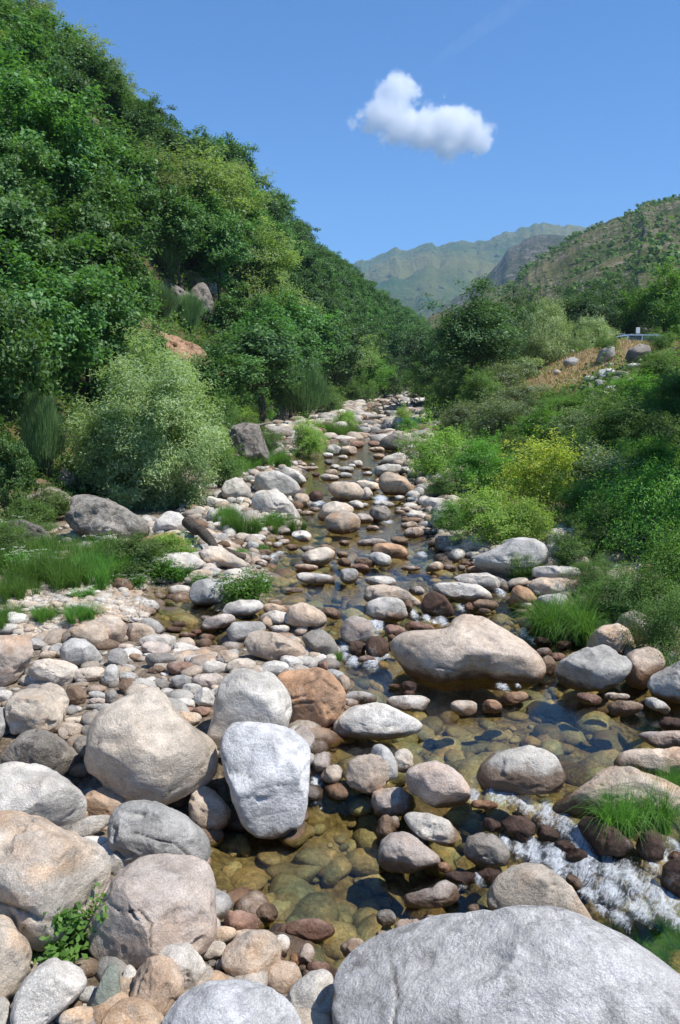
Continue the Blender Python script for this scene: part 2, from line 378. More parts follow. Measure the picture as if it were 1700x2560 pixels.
M_H2 = mat_hill('wooded_hillside', (0.055, 0.075, 0.03), (0.13, 0.115, 0.065), (0.36, 0.31, 0.26), 0.05, 0.008, 0.52, (0.02, 0.036, 0.018))
M_H3 = mat_hill('mountain_rock', (0.050, 0.120, 0.028), (0.210, 0.210, 0.060), (0.30, 0.26, 0.22), 0.018, 0.0035, 0.56, (0.020, 0.045, 0.015))
ridge('mountain', [(560,760),(700,735),(820,700),(890,660),(955,640),(990,622),(1010,628),(1055,612),(1072,607),(1085,618),(1110,610),(1150,604),(1180,614),(1200,608),(1260,588),(1300,571),(1355,560),(1400,566),(1460,569),(1560,560),(1800,540)],
      3200, 0.42, M_H3, 80, 0.0024, 4, rugged=20)
ridge('far_hillside', [(1040,830),(1110,760),(1180,720),(1250,655),(1270,625),(1310,602),(1350,587),(1385,590),(1425,590),(1480,575),(1800,470)],
      1500, 0.45, M_H2, 20, 0.006, 9, rugged=6)
ridge('hillside', [(1060,850),(1110,820),(1160,760),(1230,720),(1290,695),(1330,655),(1390,622),(1430,595),(1470,575),(1540,545),(1590,525),(1610,508),(1650,503),(1700,492),(1800,468),(2000,430),(2300,380)],
      [520, 520, 520, 500, 500, 480, 470, 460, 450, 440, 430, 420, 420, 410, 400, 360, 330], 0.33, M_H1, 5.5, 0.016, 14, rugged=2.0, nu=560, nv=260)
# low ridge closing the valley behind the trees
ridge('valley_side', [(700,900),(860,800),(960,770),(1060,800),(1110,775),(1160,790),(1250,830),(1320,880)], 330, 0.6, M_H1, 5, 0.02, 24, rugged=1.5)

# ================================================================ STONES
# colours: w pale grey-white, c cream, g grey, d dark grey, t tan, p pinkish, o orange, b brown, r red-brown, k nearly black wet, s slate, l lichen grey
TINT = {'v': (.575,.565,.545), 'w': (.60,.56,.49), 'c': (.57,.49,.39), 'g': (.42,.40,.36), 'd': (.27,.245,.21), 't': (.52,.42,.32), 'p': (.46,.39,.33), 'o': (.48,.30,.18),
        'b': (.235,.16,.105), 'r': (.29,.18,.13), 'k': (.10,.062,.045), 's': (.24,.26,.21), 'l': (.44,.40,.335)}
STAIN = {'v': 0, 'w': .18, 'c': .75, 'g': .1, 'd': .15, 't': .6, 'p': .5, 'o': .3, 'b': .4, 'r': .3, 'k': .2, 's': 0, 'l': .15}
CNAME = {'v': 'bluish white', 'w': 'pale grey', 'c': 'cream', 'g': 'mid grey', 'd': 'dark grey', 't': 'tan', 'p': 'pinkish', 'o': 'rusty orange', 'b': 'brown', 'r': 'red brown', 'k': 'dark wet brown', 's': 'green slate', 'l': 'lichen grey'}
ZO = {'1': (0, 1900, .5421), '2': (850, 1900, .5421), '3': (0, 1500, .5421), '4': (850, 1500, .5421), '5': (0, 1200, .5421), '6': (850, 1200, .5421), '7': (500, 900, .4464), '8': (1000, 700, .4464),
      '9': (400, 560, .28699), '0': (0, 1180, .26786)}
def zpx(z, P):
    o = ZO[z]; P = np.array(P, float); return np.stack([o[0] + P[:, 0]*o[2], o[1] + P[:, 1]*o[2]], 1)
THINGS = []      # (object, px, py) for label work
def outline(poly, n=144):
    """polar radius about the bbox centre"""
    lo, hi = poly.min(0), poly.max(0); c = (lo + hi)/2
    a = np.linspace(-PI, PI, n, endpoint=False); d = np.stack([np.cos(a), -np.sin(a)], 1)    # image y is down
    A = poly - c; B = np.roll(A, -1, 0); E = B - A
    r = np.zeros(n)
    for A_, E_ in zip(A, E):
        den = d[:, 0]*E_[1] - d[:, 1]*E_[0]; den = np.where(abs(den) < 1e-9, 1e-9, den)
        t = (A_[0]*E_[1] - A_[1]*E_[0])/den; s = (A_[0]*d[:, 1] - A_[1]*d[:, 0])/den
        r = np.where((s >= 0) & (s <= 1) & (t > 0), np.maximum(r, t), r)
    r = np.where(r < 1e-3, np.median(r), r)
    for _ in range(2): r = (np.roll(r, 1) + 2*r + np.roll(r, -1))/4
    k = np.array([1, 2, 3, 2, 1])/9.0
    r2 = sum(np.roll(r, i - 2)*k[i] for i in range(5))
    return c, a, r2, hi - lo
def stone_shape(rs, sub, rough=1.0, nplanes=5, flat=0.88):
    V, F = ico(sub); P = V.copy()
    s = rs.randint(1, 9999)
    for _ in range(nplanes):
        n = rs.randn(3); n[2] = -abs(n[2]) - 0.55; n[1] += 0.15; n /= np.linalg.norm(n)       # z is away from the viewer
        d = rs.uniform(0.66, 0.90); e = np.maximum(P@n - d, 0); P = P - n*(e*flat)[:, None]
    f = 1 + rough*(0.085*fbm(V*1.25 + s, 2, s) + 0.040*fbm(V*3.6 + s, 3, s + 7))
    if sub >= 4: f = f + rough*0.014*fbm(V*11 + s, 3, s + 11)
    rg = 1 - np.abs(fbm(V*1.7 + s + 9, 3, s + 31))*3.2; f = f - rough*0.030*np.clip(rg, 0, 1)*ss((fbm(V*1.1 + s, 2, s + 33) + 0.1)*3)
    pit = fbm(V*2.2 + s + 50, 3, s + 21); f = f - rough*0.10*ss((pit - 0.28)/0.25)
    return P*f[:, None], F
def add_stone(name, poly, col, k=0.7, label=None, seed=0, sub=None, planes=None, thick=0.92, dist=None, rough=1.0, cat=None, stain=None, ground=None, cracks=(), wet=0.0, smooth=0, lich=0.0):
    if cat == 'rock': rough = 2.1; planes = planes or 8; thick = 1.25; pc = poly.mean(0); poly = pc + (poly - pc)*(1.35 if dist else 1.1)
    c, a, r, wh = outline(poly)
    for _ in range(smooth): r = (np.roll(r, 1) + r + np.roll(r, -1))/3
    rs = np.random.RandomState(seed)
    rv = wh[1]/2
    rd = ray(*c); L = np.linalg.norm(rd)
    if dist is None or dist < 0:
        T = TS; P = rd[None]*T[:, None]; G = np.maximum(terr(P[:, 0], P[:, 1]), np.where(sdist(P[:, 0], P[:, 1]) > -0.1, wl(P[:, 0], P[:, 1]), -9))
        hgt = HC + P[:, 2] - G - k*rv*T/FPX*L**0
        i = np.where(hgt < 0)[0]; t = T[i[0]] if len(i) else 200
        if len(i) and i[0] > 0:
            j = i[0]; h0, h1 = hgt[j-1], hgt[j]; t = T[j-1] + (T[j]-T[j-1])*h0/(h0-h1+1e-9)
    else: t = dist
    C = rd*t; C[2] += HC
    dep = rd/L; right = np.array([1.0, 0, 0]); right -= dep*(right@dep); right /= np.linalg.norm(right)
    up = np.cross(right, dep)
    if sub is None: sub = 6 if wh.max() > 330 else 5 if wh.max() > 110 else 4 if wh.max() > 36 else 3
    V, F = stone_shape(rs, sub, rough, nplanes=rs.randint(3, 7) if planes is None else planes)
    th = np.arctan2(V[:, 1], V[:, 0]); rr = np.interp(th, np.append(a, PI), np.append(r, r[0]))
    # soften the polar bulge towards the poles so that the face stays even
    rho = np.sqrt(V[:, 0]**2 + V[:, 1]**2); rm = r.mean(); rr = rm + (rr - rm)*np.clip(rho*1.08, 0, 1)**1.8
    if wh[0] > 1.25*wh[1] or wh[1] > 1.25*wh[0]:      # keep ellipsoid proportions at the poles
        re = 1/np.sqrt((np.cos(th)/(wh[0]/2))**2 + (np.sin(th)/(wh[1]/2))**2); rr0 = np.interp(th, np.append(a, PI), np.append(r, r[0]))
        rr = re + (rr0 - re)*np.clip(rho*1.06, 0, 1)**2.6
    m = t/FPX
    cs = L  # pixels measured at unit depth
    dz = thick*0.5*(wh[0] + wh[1])*0.5
    if wh[0] > wh[1]*1.6: dz = thick*0.5*(wh[1]*1.25)
    W = C[None] + (right[None]*(V[:, 0]*rr)[:, None] + up[None]*(V[:, 1]*rr)[:, None])*m*1.0 + dep[None]*(V[:, 2]*dz*m)[:, None]
    crk = np.zeros(len(W))
    for line in cracks:
        Lp = zpx(line[0], line[1]); qx, qy, _ = project(W.T); wd = line[2] if len(line) > 2 else 4.0; best = np.full(len(W), 1e9)
        jit = 3.5*fbm(np.stack([qx*0.04, qy*0.04, qx*0], 1), 3, seed); qx = qx + jit; qy = qy + jit
        for (x0, y0), (x1, y1) in zip(Lp[:-1], Lp[1:]):
            ex, ey = x1-x0, y1-y0; tt = np.clip(((qx-x0)*ex + (qy-y0)*ey)/(ex*ex+ey*ey+1e-9), 0, 1); best = np.minimum(best, np.hypot(qx-x0-tt*ex, qy-y0-tt*ey))
        wd = wd*0.55; c_ = np.exp(-(best/wd)**2)*(V[:, 2] < 0.1)*np.clip(0.75 + 1.3*fbm(np.stack([qx*0.02, qy*0.02, qx*0], 1), 3, seed + 2), 0, 1.1); crk = np.maximum(crk, c_)
    W = W + dep[None]*(crk*0.018*min(1.5, wh.max()/300))[:, None]
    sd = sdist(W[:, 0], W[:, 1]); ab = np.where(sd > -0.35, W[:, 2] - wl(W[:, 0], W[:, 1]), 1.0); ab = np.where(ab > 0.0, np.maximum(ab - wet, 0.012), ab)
    if C[1] > 60: ab = np.maximum(ab, 0.12)
    base = np.array([C[0], C[1], W[:, 2].min()])
    tint = np.array(TINT[col])*1.09*(1 + 0.08*np.clip(rs.randn(), -1.5, 1.5))*(1 + 0.012*np.array([1, 0.2, -1])*rs.randn())
    n = len(W); st = (STAIN[col] if stain is None else stain)*rs.uniform(0.6, 1.3)
    me = npmesh(name, W - base, F, [M_STONE], {'tint': np.tile(tint, (n, 1)), 'above': ab, 'stain': np.full(n, st), 'lichen': np.full(n, 1.0 if (cat == 'rock' or col == 'l') else lich), 'crack': crk})
    o = link(name, me, loc=base)
    big = wh.max() > 110
    tag(o, label, cat or ('boulder' if big else 'stone'), None)
    THINGS.append([o, c[0], c[1], col, wh, label, t])
    return o
# ---- large boulders: zoom key, colour, outline, label [, options]
BIG = [
('1','g',[(505,300),(520,250),(570,215),(650,197),(720,200),(790,225),(860,265),(920,320),(960,370),(970,430),(940,485),(880,490),(780,490),(700,500),(620,480),(560,450),(500,380)],'grey egg-shaped boulder with a long shallow crease across its front',dict(k=1.0,stain=0,sub=6,cracks=[('1',[(600,330),(680,352),(740,375),(800,385),(870,440)],3)])),
('1','w',[(-90,120),(-40,50),(0,30),(60,17),(130,20),(220,40),(300,85),(360,140),(395,200),(405,260),(380,300),(320,345),(240,340),(150,330),(60,320),(-60,320)],'smooth pale round boulder cut by the picture edge above the orange-stained one',dict(k=1.1)),
('1','c',[(-140,420),(-110,320),(-20,265),(60,260),(140,275),(220,310),(300,345),(390,380),(460,430),(490,500),(480,580),(440,680),(400,750),(330,800),(260,840),(200,840),(120,800),(50,740),(-20,680),(-110,600)],'big cream and orange stained boulder with pitted lower edge',dict(cracks=[('1',[(0,660),(100,690),(200,740),(320,745),(400,660),(440,560)],9)],k=1.05,stain=1.3)),
('1','p',[(470,660),(490,560),(560,500),(640,465),(740,455),(840,465),(920,490),(975,540),(990,620),(1010,720),(1005,800),(940,870),(860,900),(760,925),(650,935),(560,935),(480,910),(420,860),(400,780),(430,700)],'large pinkish grey boulder with a small wild plant growing in front',dict(cracks=[('1',[(470,640),(560,700),(640,690),(700,760),(690,860)],4)],k=.85,stain=.3)),
('1','c',[(-120,760),(-40,710),(10,725),(60,800),(115,850),(135,900),(125,980),(90,1060),(30,1120),(-60,1130),(-120,1000)],'cream boulder with rusty stains cut by the picture edge beside the leafy weed',dict(k=.9,stain=1.1)),
('1','w',[(150,960),(210,935),(290,940),(350,970),(395,1030),(385,1070),(310,1140),(230,1200),(150,1235),(90,1235),(65,1180),(70,1100),(100,1020)],'white angular boulder just below the leafy green weed',dict(k=.85)),
('1','s',[(480,955),(520,950),(545,1000),(555,1080),(550,1110),(500,1170),(440,1200),(420,1160),(440,1080),(460,1010)],'pointed green slate stone standing between white and tan boulders',dict(k=.8,rough=.7,thick=.6)),
('1','t',[(590,1020),(610,960),(660,930),(720,920),(780,930),(830,970),(850,1020),(850,1080),(800,1150),(740,1185),(660,1150),(610,1110)],'round tan boulder leaning against a pale grey one',dict(k=.95)),
('1','w',[(680,930),(740,870),(800,855),(870,870),(930,920),(965,970),(920,1020),(860,1090),(800,1110),(700,1060)],'pale speckled boulder behind the round tan one',dict(k=.7)),
('1','w',[(1020,910),(1040,860),(1090,820),(1150,795),(1220,795),(1270,820),(1305,880),(1300,940),(1260,985),(1200,1015),(1120,1015),(1060,990),(1025,950)],'white round boulder with small rusty spots and a dent on its lower side',dict(k=.95,stain=.6)),
('1','w',[(1330,1080),(1370,1030),(1430,990),(1490,980),(1530,1010),(1542,1080),(1530,1160),(1490,1230),(1400,1260),(1350,1220),(1320,1140)],'pale upright boulder touching the huge flat foreground rock',dict(k=.9)),
('1','v',[(740,1240),(790,1140),(860,1080),(950,1045),(1060,1028),(1160,1040),(1260,1070),(1330,1120),(1380,1190),(1410,1270),(1350,1400),(1050,1470),(800,1400)],'bluish white granite boulder cut by the bottom edge of the picture',dict(k=.8,stain=0)),
('1','c',[(470,1218),(500,1150),(550,1115),(620,1110),(690,1140),(740,1190),(765,1250),(700,1330),(560,1340),(480,1300)],'cream and white boulder at the bottom beside the slate stone',dict(k=.8)),
('1','w',[(-70,1110),(0,1100),(30,1130),(38,1180),(20,1280),(-60,1290)],'white stone in the lowest corner beside the white angular boulder',dict(k=.8)),
('1','w',[(320,330),(350,290),(400,262),(470,255),(515,260),(510,290),(460,330),(400,360),(340,352)],'flat pale wedge-shaped stone lying between three large boulders',dict(k=1.0,thick=.7)),
('1','t',[(870,200),(890,150),(930,125),(985,145),(1030,190),(1070,230),(1065,290),(1010,335),(940,335),(880,290)],'tan and brown stone under the big heart-shaped boulder at the pool edge',dict(k=.8,stain=1)),
('3','v',[(1012,680),(1020,610),(1060,580),(1130,568),(1250,580),(1350,610),(1410,660),(1422,740),(1420,850),(1410,980),(1390,1040),(1290,1080),(1190,1065),(1110,1010),(1070,920),(1040,820),(1020,740)],'tall blocky grey and white boulder standing upright at the pool edge',dict(cracks=[('3',[(1035,720),(1060,800),(1110,790),(1180,830)],5),('3',[(1150,850),(1400,855)],3)],k=.95,planes=4,thick=.8,stain=0)),
('3','c',[(590,440),(650,408),(710,415),(770,460),(810,520),(880,580),(960,630),(1005,660),(1012,720),(1000,790),(930,850),(850,900),(770,940),(680,940),(590,910),(500,860),(440,810),(412,740),(415,640),(430,560),(460,500),(520,460)],'huge smooth warm grey boulder with a pointed top and rounded heart shape',dict(cracks=[('3',[(1000,720),(900,790),(830,850),(760,900)],6)],k=1.05,planes=3,stain=.35,rough=.8)),
('3','w',[(975,560),(980,500),(990,420),(1030,360),(1090,325),(1150,325),(1190,345),(1210,330),(1260,340),(1310,390),(1345,440),(1352,510),(1340,570),(1300,650),(1200,690),(1060,690),(1000,670),(965,620)],'big white boulder with a notched top behind the blocky grey one',dict(k=.85,stain=.1)),
('3','o',[(1270,350),(1340,320),(1450,305),(1520,330),(1570,380),(1600,430),(1585,510),(1550,560),(1490,600),(1420,600),(1350,590),(1290,500),(1270,420)],'orange brown boulder with a cracked front behind the notched white one',dict(cracks=[('3',[(1350,480),(1450,470),(1480,520)],5),('3',[(1400,390),(1480,360),(1560,420)],4)],k=.8,planes=7)),
('3','l',[(10,760),(40,680),(80,620),(140,592),(210,600),(290,640),(370,700),(385,740),(360,820),(310,860),(240,850),(100,800)],'grey angular boulder flecked with dark lichen left of the heart-shaped one',dict(k=.9,planes=7)),
('3','c',[(25,470),(60,430),(120,395),(180,400),(240,440),(280,490),(290,550),(270,610),(210,630),(120,630),(60,620),(30,550)],'cream rounded boulder with a peaked top near the edge of the stone bank',dict(k=.85)),
('3','c',[(170,400),(220,380),(290,410),(315,460),(305,540),(280,580),(230,560),(190,480)],'cream and pink boulder half hidden behind the peaked cream one',dict(k=.8)),
('3','p',[(-120,200),(-40,170),(0,165),(90,160),(135,190),(145,240),(120,310),(80,370),(30,405),(-110,410)],'pinkish boulder cut by the picture edge below the gravel bar',dict(k=.8,stain=.9)),
('3','c',[(130,320),(150,280),(210,270),(290,275),(350,310),(345,360),(310,400),(220,400),(140,380)],'cream boulder with rough rusty face beside the pinkish edge boulder',dict(k=.8)),
('3','w',[(270,230),(290,195),(330,170),(390,180),(440,220),(480,270),(485,315),(420,320),(350,300),(290,280)],'long pale boulder with a greenish cast below the gravel bar',dict(k=.75)),
('3','t',[(325,145),(370,110),(430,90),(470,120),(500,170),(505,220),(440,225),(380,180),(330,165)],'rusty tan stone at the lower edge of the gravel bar',dict(k=.8,stain=1.2)),
('3','t',[(430,90),(480,65),(540,70),(580,110),(580,150),(560,200),(510,208),(470,180)],'brownish blocky stone at the gravel bar beside the rusty tan one',dict(k=.8)),
('3','t',[(1115,190),(1130,155),(1190,140),(1280,150),(1370,185),(1410,230),(1400,275),(1340,290),(1240,280),(1150,250)],'long tan boulder shaped like a loaf at the middle of the stone bank',dict(k=.8)),
('3','g',[(1045,140),(1070,100),(1140,95),(1210,98),(1232,125),(1220,165),(1150,200),(1060,195)],'grey rounded boulder left behind the loaf-shaped tan one',dict(k=.8)),
('3','t',[(1315,80),(1330,30),(1390,10),(1450,25),(1500,65),(1512,95),(1480,125),(1400,135),(1330,120)],'smooth tan egg-shaped boulder at the end of the stone bank',dict(k=.8)),
('3','d',[(1385,165),(1430,128),(1490,135),(1540,180),(1570,230),(1555,275),(1480,270),(1410,225)],'dark grey rounded boulder beside the loaf-shaped tan one',dict(k=.8)),
('3','w',[(1020,60),(1040,15),(1110,-5),(1190,0),(1220,30),(1180,65),(1090,80),(1030,78)],'light grey boulder just below the white-flowered clump in the water',dict(k=.8)),
('3','p',[(925,130),(950,85),(1030,60),(1085,65),(1090,100),(1040,130),(970,138)],'pinkish grey flat stone in the side pool',dict(k=.7)),
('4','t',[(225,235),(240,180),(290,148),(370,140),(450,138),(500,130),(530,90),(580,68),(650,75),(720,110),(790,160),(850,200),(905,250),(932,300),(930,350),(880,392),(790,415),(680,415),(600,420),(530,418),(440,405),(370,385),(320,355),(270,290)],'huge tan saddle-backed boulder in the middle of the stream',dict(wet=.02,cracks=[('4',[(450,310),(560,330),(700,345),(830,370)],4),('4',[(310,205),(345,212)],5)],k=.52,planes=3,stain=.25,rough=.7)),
('4','g',[(985,330),(1000,290),(1080,250),(1150,210),(1215,200),(1270,225),(1320,265),(1337,300),(1320,345),(1260,385),(1200,425),(1120,425),(1050,405),(1000,370)],'smooth grey boulder with a peaked top beside the saddle-backed one',dict(k=.72,stain=0)),
('4','t',[(1120,230),(1150,160),(1210,120),(1280,108),(1330,135),(1355,190),(1345,240),(1300,270),(1200,275)],'tan boulder with a chipped face behind the peaked grey one',dict(k=.75)),
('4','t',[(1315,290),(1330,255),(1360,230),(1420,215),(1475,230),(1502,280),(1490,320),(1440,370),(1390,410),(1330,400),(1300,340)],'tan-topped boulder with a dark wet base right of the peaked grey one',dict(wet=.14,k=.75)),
('4','g',[(1420,400),(1450,350),(1510,310),(1568,285),(1650,280),(1720,350),(1710,440),(1600,485),(1500,465),(1440,435)],'large grey boulder cut by the picture edge at the pool',dict(k=.75)),
('4','l',[(1270,110),(1310,60),(1360,45),(1420,75),(1455,130),(1450,200),(1380,210),(1330,150)],'grey boulder in the shade of the bank thicket behind the chipped tan one',dict(k=.7)),
('4','w',[(-60,590),(-20,545),(0,520),(60,490),(150,478),(220,485),(300,520),(370,550),(402,578),(380,605),(300,630),(200,642),(80,638),(-20,630)],'long low whitish boulder lying flat at the pool edge',dict(k=.7,thick=.9)),
('4','w',[(208,470),(230,445),(300,440),(380,440),(425,460),(400,495),(380,515),(300,512),(230,495)],'flat white stone lying in shallow water under the saddle-backed boulder',dict(k=.7)),
('4','t',[(22,820),(35,750),(80,720),(150,715),(220,725),(232,770),(225,840),(180,885),(100,890),(40,865)],'squarish tan boulder in the row between the two pools',dict(k=.8,planes=6)),
('4','p',[(295,820),(310,785),(370,755),(440,745),(510,765),(570,810),(605,860),(610,910),(570,950),(500,960),(400,940),(325,890)],'domed pinkish boulder flecked with grey lichen in the row between pools',dict(k=.72)),
('2','p',[(143,200),(150,150),(200,125),(280,130),(345,165),(352,210),(310,250),(230,268),(160,250)],'pinkish stone with a small weed at its side in the row between pools',dict(k=.75)),
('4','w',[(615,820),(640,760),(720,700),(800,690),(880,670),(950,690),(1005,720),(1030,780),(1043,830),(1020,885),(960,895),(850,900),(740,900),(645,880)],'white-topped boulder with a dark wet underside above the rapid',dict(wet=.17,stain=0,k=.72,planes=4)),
('4','t',[(1258,770),(1290,710),(1360,690),(1450,690),(1540,680),(1640,690),(1720,740),(1660,800),(1500,812),(1400,812),(1290,800)],'tan boulder with broken ridges near the picture edge beside the deep pool',dict(k=.7)),
('4','p',[(1370,618),(1430,608),(1530,605),(1650,600),(1720,640),(1660,700),(1500,698),(1440,675)],'pinkish white flat boulder at the far corner of the deep pool',dict(k=.6)),
('4','w',[(1408,450),(1440,443),(1500,475),(1524,502),(1500,530),(1440,505),(1412,482)],'small white elongated stone beside the edge boulder at the deep pool',dict(k=.7)),
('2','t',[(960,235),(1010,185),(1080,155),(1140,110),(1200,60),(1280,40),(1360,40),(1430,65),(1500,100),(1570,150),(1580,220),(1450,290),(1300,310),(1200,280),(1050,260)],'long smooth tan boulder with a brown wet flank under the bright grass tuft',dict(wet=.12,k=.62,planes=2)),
('2','w',[(285,258),(330,243),(420,250),(500,280),(550,330),(570,370),(540,398),(470,392),(380,360),(315,315)],'white elongated stone lying tilted below the domed pinkish boulder',dict(k=.8)),
('2','p',[(172,430),(190,375),(240,345),(300,338),(360,365),(410,410),(460,445),(467,475),(400,497),(310,512),(220,507),(178,475)],'pinkish triangular stone at the edge of the lower pool',dict(k=.7)),
('2','d',[(572,410),(590,355),(650,337),(710,345),(760,385),(785,430),(765,485),(700,492),(620,478),(580,450)],'brown grey rounded stone with wet flanks left of the rapid',dict(k=.7)),
('2','p',[(285,640),(300,608),(360,612),(425,612),(440,575),(490,558),(540,585),(555,640),(500,668),(400,680),(300,672)],'crescent-shaped pinkish stone just above the lower pool surface',dict(k=.5,rough=.8)),
('2','c',[(678,650),(700,590),(740,540),(800,500),(880,488),(960,500),(1030,545),(1080,590),(1110,650),(1145,710),(1175,755),(1150,785),(1060,765),(950,760),(860,760),(760,725),(695,690)],'domed cream boulder with grey shoulder between the rapid and lower pool',dict(k=.75,planes=4)),
('2','v',[(-60,1240),(-62,1120),(-48,1030),(-10,955),(60,905),(150,855),(220,828),(340,792),(420,760),(500,745),(640,740),(780,735),(900,722),(1030,728),(1150,762),(1270,820),(1380,880),(1480,950),(1560,1020),(1700,1120),(1800,1300),(1500,1600),(800,1750),(200,1650)],'enormous flat bluish white granite rock filling the near corner',dict(k=.75,planes=2,stain=0,rough=.4,sub=7,smooth=1,thick=.68,lich=.45,cracks=[('2',[(215,845),(235,930),(255,1030),(265,1120),(245,1200),(280,1300)],7),('2',[(40,1000),(60,950),(110,935)],4)])),
('2','k',[(1100,300),(1130,260),(1190,270),(1260,320),(1340,370),(1355,400),(1280,445),(1190,430),(1130,370)],'dark brown wet boulder under the bright grass tuft beside the rapid',dict(k=.75)),
('2','k',[(1365,400),(1390,345),(1440,320),(1485,345),(1500,400),(1480,455),(1420,470),(1375,445)],'dark brown rounded wet stone right below the bright grass tuft',dict(k=.75)),
('2','k',[(1475,560),(1500,500),(1560,450),(1640,440),(1680,560),(1600,640),(1500,620)],'dark wet boulder cut by the picture edge beside the white water',dict(k=.75)),
('2','k',[(740,290),(800,255),(860,262),(900,300),(895,345),(830,370),(770,340)],'dark wet rock washed by the rapid below the white-topped boulder',dict(k=.65)),
('1','r',[(1265,800),(1300,760),(1380,738),(1470,738),(1540,760),(1555,800),(1500,830),(1420,838),(1330,830)],'flat red brown slab barely rising from the lower pool',dict(k=.35,thick=.9)),
('5','l',[(30,135),(90,100),(150,90),(180,45),(240,38),(310,60),(330,100),(280,140),(120,150)],'flat pale rock ledge under the oaks above the ivy',dict(k=.8,cat='rock')),
('5','l',[(325,180),(360,90),(420,75),(500,95),(570,130),(640,180),(670,235),(600,290),(500,310),(430,280),(350,230)],'big lichen-patterned rock outcrop beside the grey willow',dict(k=.6,cat='rock',planes=8)),
('5','d',[(20,240),(60,195),(120,190),(180,220),(240,270),(240,335),(180,340),(80,310)],'dark lichen-edged rock half buried in ivy near the left grass',dict(k=.6,cat='rock',planes=7)),
('5','w',[(700,245),(725,180),(770,140),(820,150),(865,190),(882,220),(860,260),(780,262),(710,262)],'pale angular boulder at the foot of the grey willow',dict(k=.8,planes=7)),
('5','o',[(580,300),(680,260),(780,240),(850,270),(862,312),(800,335),(680,335)],'orange tan boulder below the pale angular one by the willow',dict(k=.6)),
('5','w',[(732,372),(780,340),(850,330),(910,345),(953,390),(945,432),(900,448),(830,443),(755,415)],'white rounded boulder half hidden by white-flowered plants',dict(k=.75)),
('5','c',[(908,335),(960,305),(1020,303),(1060,340),(1130,375),(1142,402),(1100,415),(1020,400),(940,378)],'cream double-humped boulder next to the driftwood log',dict(k=.75)),
('5','g',[(873,505),(890,465),(960,452),(1060,458),(1115,482),(1105,530),(1000,580),(900,575),(873,548)],'grey boulder with a dark shaded front at the side pool mouth',dict(k=.7)),
('7','w',[(282,780),(310,740),(380,725),(430,720),(480,760),(520,810),(550,860),(568,898),(480,900),(400,870),(295,850)],'white faceted boulder shaped like a tent beside the stream',dict(k=.75,planes=6)),
('7','g',[(292,695),(310,640),(370,620),(440,620),(500,650),(550,690),(563,730),(530,768),(440,770),(340,755),(298,730)],'large grey boulder with a shaded face just behind the tent-shaped one',dict(k=.75)),
('7','w',[(118,725),(140,680),(200,652),(240,665),(280,720),(288,770),(220,790),(128,772)],'grey white rounded boulder left of the large shaded grey one',dict(k=.75)),
('7','w',[(450,625),(480,598),(530,610),(580,650),(599,682),(560,705),(490,690)],'white boulder peeking out behind the large shaded grey one',dict(k=.7)),
('7','t',[(706,725),(740,685),(820,678),(890,690),(928,735),(920,780),(850,800),(765,785)],'tan grey boulder with a shaded front above the little fall',dict(k=.75)),
('7','c',[(868,680),(920,670),(1000,690),(1007,722),(960,745),(900,720)],'cream boulder tucked behind the shaded tan grey one',dict(k=.7)),
('7','t',[(1000,665),(1040,625),(1090,630),(1150,660),(1203,712),(1195,750),(1120,765),(1035,750),(998,705)],'sloping tan grey boulder upstream on the right of the channel',dict(k=.75)),
('7','t',[(1248,755),(1280,700),(1340,672),(1410,680),(1442,702),(1420,750),(1300,775)],'tan flat-topped boulder at the foot of the olive bushes',dict(k=.7)),
('7','w',[(1298,885),(1330,830),(1390,815),(1450,830),(1455,895),(1380,912),(1305,908)],'white boulder pressed against the bright green bush',dict(k=.75)),
('7','c',[(648,885),(690,810),(750,790),(820,800),(870,830),(855,880),(700,910)],'cream boulder standing just behind the rounded tan one midstream',dict(k=.75)),
('7','t',[(688,890),(740,850),(800,845),(870,855),(902,890),(895,960),(800,980),(715,965)],'rounded tan boulder with a cleft front standing midstream',dict(k=.75)),
('7','w',[(985,592),(1040,540),(1110,515),(1157,525),(1155,575),(1110,598),(1040,590)],'white boulder below the upstream olive willow',dict(k=.7)),
('7','w',[(973,635),(980,600),(1050,580),(1125,585),(1125,622),(1060,650),(1000,660)],'pale boulder directly in front of the white one by the olive willow',dict(k=.7)),
('7','d',[(1005,475),(1020,440),(1080,410),(1150,420),(1205,440),(1195,495),(1110,515),(1025,505)],'dark grey boulder far upstream beside the olive willow',dict(k=.7)),
('6','g',[(608,395),(630,350),(700,320),(770,280),(840,262),(900,270),(950,305),(957,345),(920,400),(860,430),(780,448),(700,440),(640,420)],'large grey angular boulder at the foot of the yellow-green bush',dict(k=.8,planes=7,stain=0)),
('6','g',[(553,305),(580,260),(640,250),(690,285),(695,325),(620,342),(560,335)],'grey green boulder in shade under the bright green bush',dict(k=.75)),
('6','o',[(778,565),(790,510),(820,480),(870,495),(917,552),(880,582),(800,588)],'orange cone-shaped stone standing at the edge of the channel',dict(k=.75)),
('6','w',[(518,455),(560,433),(680,426),(730,450),(747,485),(720,515),(660,508),(560,478)],'white and brown streaked boulder in the channel by the angular grey one',dict(k=.7)),
('6','w',[(418,490),(450,473),(540,470),(640,485),(700,530),(707,560),(640,565),(540,562),(460,520)],'long white boulder with a rusty waterline lying across the channel',dict(k=.7)),
('6','o',[(138,328),(160,295),(230,288),(290,305),(317,345),(290,367),(210,367),(155,355)],'orange flat-topped boulder alone in midstream',dict(k=.65)),
('6','t',[(98,545),(120,490),(190,475),(270,490),(330,530),(387,567),(330,582),(230,570),(120,568)],'long tan boulder lying aslant in the channel',dict(k=.7)),
('6','p',[(127,605),(150,560),(210,541),(280,562),(318,622),(290,652),(200,652),(138,638)],'pinkish brown boulder streaked with grey in the channel',dict(k=.7)),
